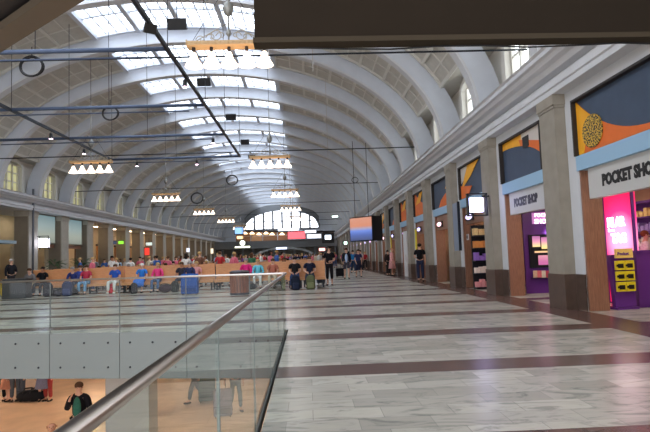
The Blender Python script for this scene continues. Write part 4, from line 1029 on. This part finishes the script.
def backpack(loc, c, label, rz=0, s=1.0, cat='backpack'):
    t = thing('backpack', label, cat, loc, rz); t.scale = (s, s, s)
    mb = MB(); mb.rbox(-.2, .2, -.13, .13, 0, .56, .09); mb.ell((0, 0, .54), (.17, .12, .1), 12, 6); mb.build('sack', cloth(c), t, True)
    mb = MB(); mb.rbox(-.15, .15, -.2, -.11, .04, .32, .04); mb.build('front_pocket', cloth(tuple(int(v*1.2)+6 for v in c)), t)
    for sx in (-1, 1): mb = MB(); mb.tube([(sx*.11, .12, .5), (sx*.13, .2, .38), (sx*.13, .19, .2), (sx*.12, .12, .08)], .02, 6); mb.build('strap', cloth(tuple(int(v*.7) for v in c)), t)
    mb = MB(); mb.tube([(-.05, .08, .6), (0, .09, .68), (.05, .08, .6)], .012, 6); mb.build('grab_loop', 'black', t); return t
def duffel(loc, c, label, rz=0, s=1.0):
    t = thing('travel_bag', label, 'bag', loc, rz); t.scale = (s, s, s)
    mb = MB(); mb.ell((0, 0, .17), (.34, .17, .17), 14, 8)
    for v in mb.b.verts: v.co.z = max(v.co.z, 0.0)
    mb.build('sack', cloth(c), t, True)
    for sy in (-1, 1): mb = MB(); mb.tube([(-.14, sy*.1, .28), (-.1, sy*.05, .4), (.1, sy*.05, .4), (.14, sy*.1, .28)], .014, 6); mb.build('handle', 'black', t)
    mb = MB(); mb.box(-.3, .3, -.012, .012, .325, .343); mb.build('zip', 'darksteel', t); return t
# --- benches: long wooden benches with a high double-sided back
def bench(loc, label, w=4.2, rz=0):
    t = thing('bench', label, 'bench', loc, rz, 'long wooden benches')
    mb = MB(); mb.box(-w/2, w/2, -.03, .03, .36, 1.14); mb.box(-w/2, w/2, -.06, .06, 1.1, 1.18); mb.build('backrest', 'bench', t)
    for s in (-1, 1):
        mb = MB(); mb.box(-w/2, w/2, min(s*.06, s*.52), max(s*.06, s*.52), .41, .45); mb.box(-w/2, w/2, min(s*.49, s*.53), max(s*.49, s*.53), .35, .46); mb.build('seat', 'bench', t)
    for i in range(4):
        x = -w/2+.1+(w-.2)*i/3; mb = MB(); mb.box(x-.03, x+.03, -.48, .48, .36, .41); mb.box(x-.03, x+.03, -.44, -.38, 0, .36); mb.box(x-.03, x+.03, .38, .44, 0, .36); mb.box(x-.03, x+.03, -.46, .46, 0, .03); mb.build('leg', 'darksteel', t)
    return t
BY = 25.9; BW = 4.25
bench0 = bench((-10.8, BY, 0), 'long wooden bench, left one of the front row'); bench0.location.y = BY+.3
for i, (x, y, lab) in enumerate([(-6.5, BY+.1, 'long wooden bench, middle one of the front row'), (-2.2, BY-.2, 'long wooden bench, third of the front row, behind the striped bin')]): put(copy_tree(bench0), (x, y, 0), 0, lab)
b4 = bench((-.1, 24.9, 0), 'short wooden bench under the two men in black', 1.7); 
rows = [30.0, 34.4, 38.8, 43.4, 48.0]
for r, y in enumerate(rows):
    for i, x in enumerate((-11.6, -7.2, -2.8)): put(copy_tree(bench0), (x+.25*r, y, 0), 0, 'long wooden bench, %s of the %s row behind the front row' % (['left', 'middle', 'right'][i], ['first', 'second', 'third', 'fourth', 'fifth'][r]))
SY = BY-.42   # y of a person sitting on the front side
def sit(px, label, dy=0, sidex=None, **k):
    Y = BY-.32+dy; x = aty(px, 280, Y).x; k.setdefault('pose', 'sit'); return person(label, (x, Y, 0), k.pop('rz', 0), **k)
sit(30, 'seated person in a grey top and pale trousers beside the dark box, pale shoes', .3, top=('shirt', (120, 116, 116)), low=('cropped', BE), hair=('hair_short', BROWNH), shoe=WH, pose='sit_lean')
sit(41, 'seated person dressed in black with dark hair on the front bench', .3, top=('tee', BK), low=('trousers', (40, 40, 46)), hair=('hair_short', DARKH), skin='skin2')
sit(73, 'seated person in dark blue bending over bags on the front bench', .25, top=('shirt', (46, 56, 110)), low=('trousers', (50, 56, 76)), hair=('hair_short', GREYH), pose='sit_lean')
sit(85, 'seated person in a red and blue top and light blue jeans', .2, top=('tee', (176, 54, 74)), low=('trousers', (116, 160, 196)), hair=('hair_short', BROWNH), shoe=(60, 60, 66))
sit(79, 'seated person in a blue shirt left of the one in red', .3, top=('shirt', (60, 80, 160)), low=('trousers', (60, 66, 90)), hair=('hair_long', BROWNH), slim=True)
sit(114, 'seated person in a blue shirt and white trousers with the red bag', .1, top=('tee', (44, 84, 170)), low=('trousers', WH), hair=('hair_short', BROWNH), shoe=WH)
sit(141, 'white haired seated person in bright blue top and skirt', 0, top=('tee', (50, 120, 200)), low=('skirt', (40, 110, 200)), hair=('hair_short', WHITEH), slim=True)
sit(157, 'blond seated person in a pink top and jeans', 0, top=('shirt', PK), low=('trousers', (70, 100, 140)), hair=('hair_short', BLOND), slim=True)
sit(181, 'seated person in a dark top left of the blue suitcase', 0, top=('tee', (52, 50, 60)), low=('trousers', (44, 50, 70)), hair=('hair_short', BROWNH), skin='skin2')
sit(189, 'seated person in a navy shirt behind the blue suitcase', 0, top=('shirt', (48, 56, 96)), low=('trousers', NV), hair=('hair_short', GREYH))
sit(196, 'seated person in pale red right of the blue suitcase', .1, top=('tee', (214, 150, 150)), low=('trousers', BE), hair=('hair_short', BLOND), slim=True)
sit(246, 'large seated person in a magenta shirt behind the striped bin', -.2, top=('shirt', (222, 44, 122)), low=('trousers', (70, 80, 100)), hair=('hair_short', GREYH), h=1.05)
sit(258, 'seated person in a light turquoise top beside the one in magenta', -.2, top=('shirt', (110, 196, 214)), low=('trousers', WH), hair=('hair_short', BLOND), slim=True)
sit(273, 'seated person with a brown top and a bare neck right of the turquoise one', -.1, top=('tee', (180, 110, 90)), low=('trousers', BE), hair=('hair_short', BROWNH))
person('dark haired man in a black T-shirt and jeans seated behind a black backpack', (aty(295, 280, 24.35).x, 24.35, 0), 0, 'sit', ('tee', (26, 26, 30)), ('trousers', (44, 66, 104)), ('hair_short', DARKH), h=1.03)
person('man in a navy T-shirt seated behind the olive backpack', (aty(310, 280, 24.35).x, 24.35, 0), 0, 'sit', ('tee', (28, 34, 56)), ('trousers', (50, 56, 70)), ('hair_short', BROWNH), h=1.03)
p = fl(296, 289.5); backpack((p.x, p.y-.25, 0), (28, 34, 50), 'black backpack on the floor before the man in black', .1, .95)
p = fl(311, 289); backpack((p.x, p.y-.2, 0), (96, 100, 70), 'olive green backpack on the floor before the man in navy', -.05, .95)
p = fl(240, 294.5)
t = thing('litter_bin', 'brown slatted litter bin with a dark lid by the front bench', 'litter bin', p)
mb = MB()
for i in range(20):
    a = 2*PI*i/20; mb.box(-.045, .045, -.015, .015, .08, .82, Matrix.Translation((.36*math.cos(a), .36*math.sin(a), 0)) @ Matrix.Rotation(a+PI/2, 4, 'Z'))
mb.build('slats', wood('bin_wood', (116, 62, 42), (164, 100, 74)), t)
mb = MB(); mb.lathe([(.34, .03), (.34, .8)], 20); mb.build('liner', 'black', t); mb = MB(); mb.lathe([(.38, 0), (.38, .08), (.35, .08)], 20); mb.lathe([(.38, .82), (.39, .88), (.3, .93), (.12, .94)], 20); mb.build('rims', mat('bin_dark', (58, 54, 62), .5), t)
p = fl(190, 295); suitcase(p, (36, 84, 160), 'large bright blue suitcase standing at the front bench', 0, .66, .8, .34)
p = fl(113, 293); backpack((p.x, p.y-.3, 0), (196, 24, 44), 'bright red bag on the floor between white trousers', 0, .75, 'bag')
p = fl(17, 298.5); t = thing('dark_box', 'large dark grey box at the left end of the front bench', 'box', p, .03)
mb = MB(); mb.rbox(-.5, .5, -.3, .3, 0, .82, .03); mb.build('body', mat('box_dark', (52, 56, 60), .5), t); mb = MB(); mb.box(-.52, .52, -.32, .32, .82, .86); mb.build('lid', mat('box_lid', (70, 74, 76), .5), t)
person('man in a black jacket standing behind the dark box at the left edge', (aty(11, 280, 26.9).x, 26.9, 0), .9, 'bag', ('jacket', (30, 30, 36)), ('trousers', (40, 40, 44)), ('cap', (186, 180, 172)))
backpack((aty(8, 280, 26.5).x, 26.4, 0), (190, 160, 60), 'yellow bag standing behind the dark box at the left edge', .2, 1.3, 'bag')
for px, dy, c, lab, s in ((48, -.35, (30, 32, 40), 'black rounded travel bag left of the pile on the floor', 1.0), (54, -.1, (44, 44, 50), 'dark grey travel bag second in the pile on the floor', .9), (67, -.45, (36, 48, 84), 'dark blue travel bag in the floor pile under the leaning person', 1.05), (72, 0, (20, 22, 26), 'black travel bag at the right of the floor pile', .9), (134, -.4, (20, 20, 24), 'black bag at the feet of the white haired person', .75), (165, -.45, (50, 30, 40), 'dark travel bag with red trim right of the jeans', 1.0), (175, -.3, (36, 40, 36), 'black bag left of the blue suitcase', .8), (58, -.5, (60, 60, 70), 'small grey bag in the middle of the floor pile', .7), (251, -.5, (40, 44, 46), 'black bag behind the striped bin', .8)):
    Y = BY-.75+dy; (backpack if px in (48, 134, 175, 67) else duffel)((aty(px, 290, Y).x, Y, 0), c, lab, R.uniform(-.5, .5), s)
# --- standing figures of the walkway
p = fl(330, 285.5); person('man in a black shirt and dark knee trousers standing with folded arms', p, -.2, 'bag', ('tee', (24, 22, 26)), ('cropped', (28, 26, 30)), ('hair_short', DARKH), shoe=(60, 50, 46), h=1.04)
p = fl(321, 284); suitcase((p.x, p.y, 0), (60, 62, 70), 'grey upright suitcase left of the standing man in black', .3, .4, .72)
p = fl(347, 279); person('man in a dark jacket over a light blue shirt and grey shorts, walking', p, 0, 'walk', ('jacket', (40, 40, 50)), ('shorts', (74, 72, 84)), ('hair_short', BROWNH), h=1.03)
_gp = [o for o in COL.objects if o.get('label', '').startswith('man in a dark jacket over a light blue')][0]
mb = MB(); mb.ell((0, -.15, 1.18), (.09, .04, .25), 12, 8); mb.build('blue_shirt', cloth((176, 194, 222)), _gp, True)
p = fl(340, 277); suitcase((p.x, p.y, 0), (26, 24, 28), 'small black trolley case beside the man in the light blue shirt', .2, .5, .52)
p = fl(359, 277.5); person('woman in a navy top and skirt walking towards the camera', p, .1, 'walk', ('tee', (52, 54, 90)), ('skirt', (36, 38, 60)), ('hair_long', BROWNH), slim=True, h=.98)
p = fl(353.5, 273); person('man in a bright blue shirt walking behind the navy skirt', p, 0, 'walk', ('shirt', (40, 120, 180)), ('trousers', (40, 60, 90)), ('hair_short', DARKH))
p = fl(361, 272); person('person in a white top walking behind the navy skirt', p, 0, 'walk', ('tee', (196, 186, 190)), ('trousers', (50, 50, 60)), ('hair_short', BROWNH))
p = fl(403, 275.5); p.x = 5.25; person('woman in a long pale pink dress by the right wall', p, 1.3, 'stand', ('shirt', (232, 170, 170)), ('skirt', (196, 140, 136)), ('hair_short', (196, 150, 110)), slim=True)
p = fl(408, 275); p.x = 5.05; person('person in a dark brown coat behind the woman in pink', p+Vector((.1, .6, 0)), .6, 'stand', ('jacket', (44, 36, 36)), ('trousers', (40, 34, 32)), ('hair_short', DARKH), h=.92)
p = fl(421, 281.5); person('man in a black T-shirt and jeans seen from behind by the right pilasters', p, PI-.2, 'bag', ('tee', (16, 16, 20)), ('trousers', (40, 46, 70)), ('hair_short', DARKH), h=1.04)
p = fl(426, 277); duffel((p.x+.05, p.y-.2, .55), (24, 22, 30), 'black shoulder bag at the side of the man in the black T-shirt', 1.2, .62)
# pushchair
p = fl(395, 275); p.x -= .2; t = thing('pushchair', 'black pushchair standing left of the woman in pink', 'pushchair', p, 1.2)
mb = MB(); mb.ell((0, 0, .62), (.25, .34, .24), 12, 8); mb.build('seat_hood', 'black', t, True); mb = MB()
for s in (-.25, .25): mb.tube([(s, .35, .1), (s, -.1, .6), (s, -.5, 1.0)], .015, 6); mb.tube([(s, -.35, .1), (s, .1, .55)], .015, 6)
mb.tube([(-.25, -.5, 1.0), (.25, -.5, 1.0)], .018, 6); mb.build('frame', 'darksteel', t)
for sx in (-.27, .27):
    for sy in (-.35, .35): mb = MB(); mb.torus((sx, sy, .1), .08, .02, 14, 6, 'yz'); mb.build('wheel', 'black', t)
# shopkeeper
person('shop assistant in a white shirt behind the purple counter', (aty(645, 240, 13.2).x, 13.2, 0), 1.2, 'bag', ('tee', (226, 214, 214)), ('trousers', (50, 50, 60)), ('hair_short', (130, 80, 50)), h=.98)
# --- seen between and over the benches: seated heads in the rows, people beyond
tops = [('white', WH), ('pink', (214, 110, 130)), ('blue', (60, 96, 160)), ('black', BK), ('red', (184, 50, 56)), ('grey', GR), ('cream', (214, 204, 176)), ('brown', (110, 76, 60)), ('navy', NV), ('pale blue', (150, 180, 206)), ('green', (60, 110, 80)), ('purple', (110, 70, 130))]
lows = [('blue jeans', (56, 76, 120)), ('black trousers', (30, 30, 34)), ('beige trousers', BE), ('grey trousers', (96, 96, 100))]
hairs = [('dark hair', DARKH), ('brown hair', BROWNH), ('blond hair', BLOND), ('grey hair', GREYH)]
used = set(); placed = []
def crowd(px, Y, pose, where, rz=None, ti=None):
    for _ in range(400):
        a = tops[R.randrange(12)] if ti is None else tops[ti]; b_ = lows[R.randrange(4)]; c = hairs[R.randrange(4)]
        k = (a[0], b_[0], c[0], where) if not pose.startswith('sit') else (a[0], c[0], where)
        if k not in used: used.add(k); break
        ti = None
    lab = ('seated person, %s, %s top, %s' % (c[0], a[0], where)) if pose.startswith('sit') else ('person, %s, %s top, %s, %s' % (c[0], a[0], b_[0], where))
    p = aty(px, 260, Y); p.x = min(p.x, 5.2)
    for _ in range(12):
        if all((p.x-a)**2+(Y-b_)**2 > .5**2 for a, b_ in placed): break
        p.x += R.choice([-.5, .5]); p.x = min(p.x, 5.2)
    placed.append((p.x, Y))
    person(lab, (p.x, Y, 0), R.uniform(-PI, PI) if rz is None else rz, pose, (R.choice(['tee', 'shirt']), a[1]), ('trousers', b_[1]), (R.choice(['hair_short', 'hair_short', 'hair_long']), c[1]), R.choice(['skin', 'skin', 'skin2']), slim=R.random() < .5, h=R.uniform(.94, 1.04), group=None)
for r, y in enumerate(rows):
    n = [17, 18, 16, 16, 15][r]; where = '%s bench row from the front' % ['second', 'third', 'fourth', 'fifth', 'sixth'][r]
    x0, x1 = -13.4+.25*r, -.9+.25*r
    for i in range(n):
        if R.random() < .15: continue
        x = x0+(x1-x0)*(i+.5+R.uniform(-.25, .25))/n; back = R.random() < .4
        px = 308+F*x/y; crowd(px, y+(.3 if back else -.3), R.choice(['sit', 'sit', 'sit_read', 'sit_lean']), where+(', facing away' if back else ''), PI if back else 0)
for i, (px, Y) in enumerate(((94, 32.3), (112, 32.1), (155, 36.7), (168, 32.4), (176, 36.5), (181, 41.2), (196, 36.6), (203, 41), (216, 50.4), (226, 41), (240, 36.6), (252, 41.2), (262, 50.4))):
    crowd(px, Y, R.choice(['stand', 'walk', 'bag']), 'standing between the bench rows', None, [5, 0, 0, 1, 1, 4, 0, 5, 2, 8, 7, 9, 0][i])
for i in range(34):
    Y = [28.0, 32.2, 36.6, 41.1, 45.7][i % 5]+R.uniform(-.25, .25); px = 92+196*((i*13) % 34)/34+R.uniform(-2, 2)
    crowd(px, Y, R.choice(['stand', 'walk', 'bag']), 'aisle between bench rows', None, R.choice([0, 0, 1, 1, 2, 4, 5, 6, 9]))
for i in range(90):
    Y = 52+38*((i*37) % 90)/90; px = 228+106*((i*23) % 90)/90+R.uniform(-1, 1)
    crowd(px, Y, R.choice(['stand', 'walk', 'bag', 'walk']), 'crowd before the far gallery')
for px, Y in ((335, 62), (343, 70), (349, 55), (352, 66), (366, 58), (372, 50), (336, 80), (357, 84)):
    crowd(px, Y, 'walk', 'walking far along the right wall', R.choice([0, PI]))
# --- lower floor
person('man in a black jacket over a green shirt walking on the lower floor', Vector((aty(79, 400, 13.9).x, 13.9, ZL)), .1, 'phone', ('jacket', (26, 24, 28)), ('trousers', (22, 22, 26)), ('hair_short', BROWNH), h=1.06)
person('green shirt', (0, 0, 0)) if False else None
p = aty(93, 400, 13.9); 
_gp = [o for o in COL.objects if o.get('label', '').startswith('man in a black jacket over a green')][0]
mb = MB(); mb.ell((0, -.15, 1.2), (.09, .045, .26), 12, 8); mb.build('green_shirt', cloth((50, 100, 84)), _gp, True)
duffel((p.x, 13.8, ZL+.85), (52, 34, 40), 'dark brown shoulder bag of the man on the lower floor', .4, .95)
p = aty(52, 421, 9.0); person('bald man in a dark coat low at the left on the lower floor', (aty(52, 425, 11.0).x, 11.0, ZL), .3, 'walk', ('jacket', (60, 46, 44)), ('trousers', (40, 40, 46)), None, 'skin2')
person('walking woman in a pale green top seen through the near glass', fl(236, 411, ZL), .5, 'pull', ('tee', (130, 160, 146)), ('trousers', (90, 104, 104)), ('hair_short', BROWNH), slim=True)
p = fl(223, 417, ZL); suitcase(p, (128, 124, 136), 'large grey suitcase of the woman on the lower floor', .2, .56, .78, .3)
person('person in a dark brown jacket pulling a case on the lower floor', fl(196, 403, ZL)+Vector((-.0, 0, 0)), -1.2, 'walk', ('jacket', (60, 40, 38)), ('trousers', (90, 96, 98)), ('hair_short', DARKH))
p = fl(207, 402, ZL); suitcase(p, (96, 112, 104), 'dark green suitcase behind the brown jacket on the lower floor', .2, .55, .8, .3)
for px, c, lab in ((8, (170, 120, 100), 'person in a tan skirt on the lower floor, leftmost legs under the edge'), (15, (90, 96, 104), 'person in grey trousers on the lower floor beside the black bags'), (21, (76, 84, 96), 'person in blue grey trousers left of the black bags on the lower floor'), (43, (120, 124, 150), 'person in a pale violet skirt right of the black bags on the lower floor'), (48, (150, 60, 60), 'person in red trousers right of the pale violet skirt on the lower floor'), (1, (30, 30, 32), 'person in black trousers at the left edge of the lower floor')):
    person(lab, fl(px, 401, ZL), R.uniform(-1, 1), 'stand', ('shirt', tuple(int(v*.7) for v in c)), ('trousers' if 'trousers' in lab else 'skirt', c), ('hair_short', BROWNH))
for px, lab in ((29, 'large black bag on the lower floor, left one of two'), (36, 'large black bag on the lower floor, right one of two')):
    duffel(fl(px, 401, ZL)+Vector((0, -.05, 0)), (26, 28, 34), lab, .3, 1.15)
# ------------------------------------------------------------------ light from outside and exposure
sc = bpy.context.scene
w = bpy.data.worlds.new('world'); sc.world = w; w.use_nodes = True; nt = w.node_tree
bg = nt.nodes['Background']; bg.inputs[0].default_value = (.95, .95, 1, 1); bg.inputs[1].default_value = 1.3
vs = sc.view_settings; vs.view_transform = 'Standard'; vs.look = 'None'; vs.gamma = 1; vs.exposure = 1.22; vs.use_curve_mapping = False
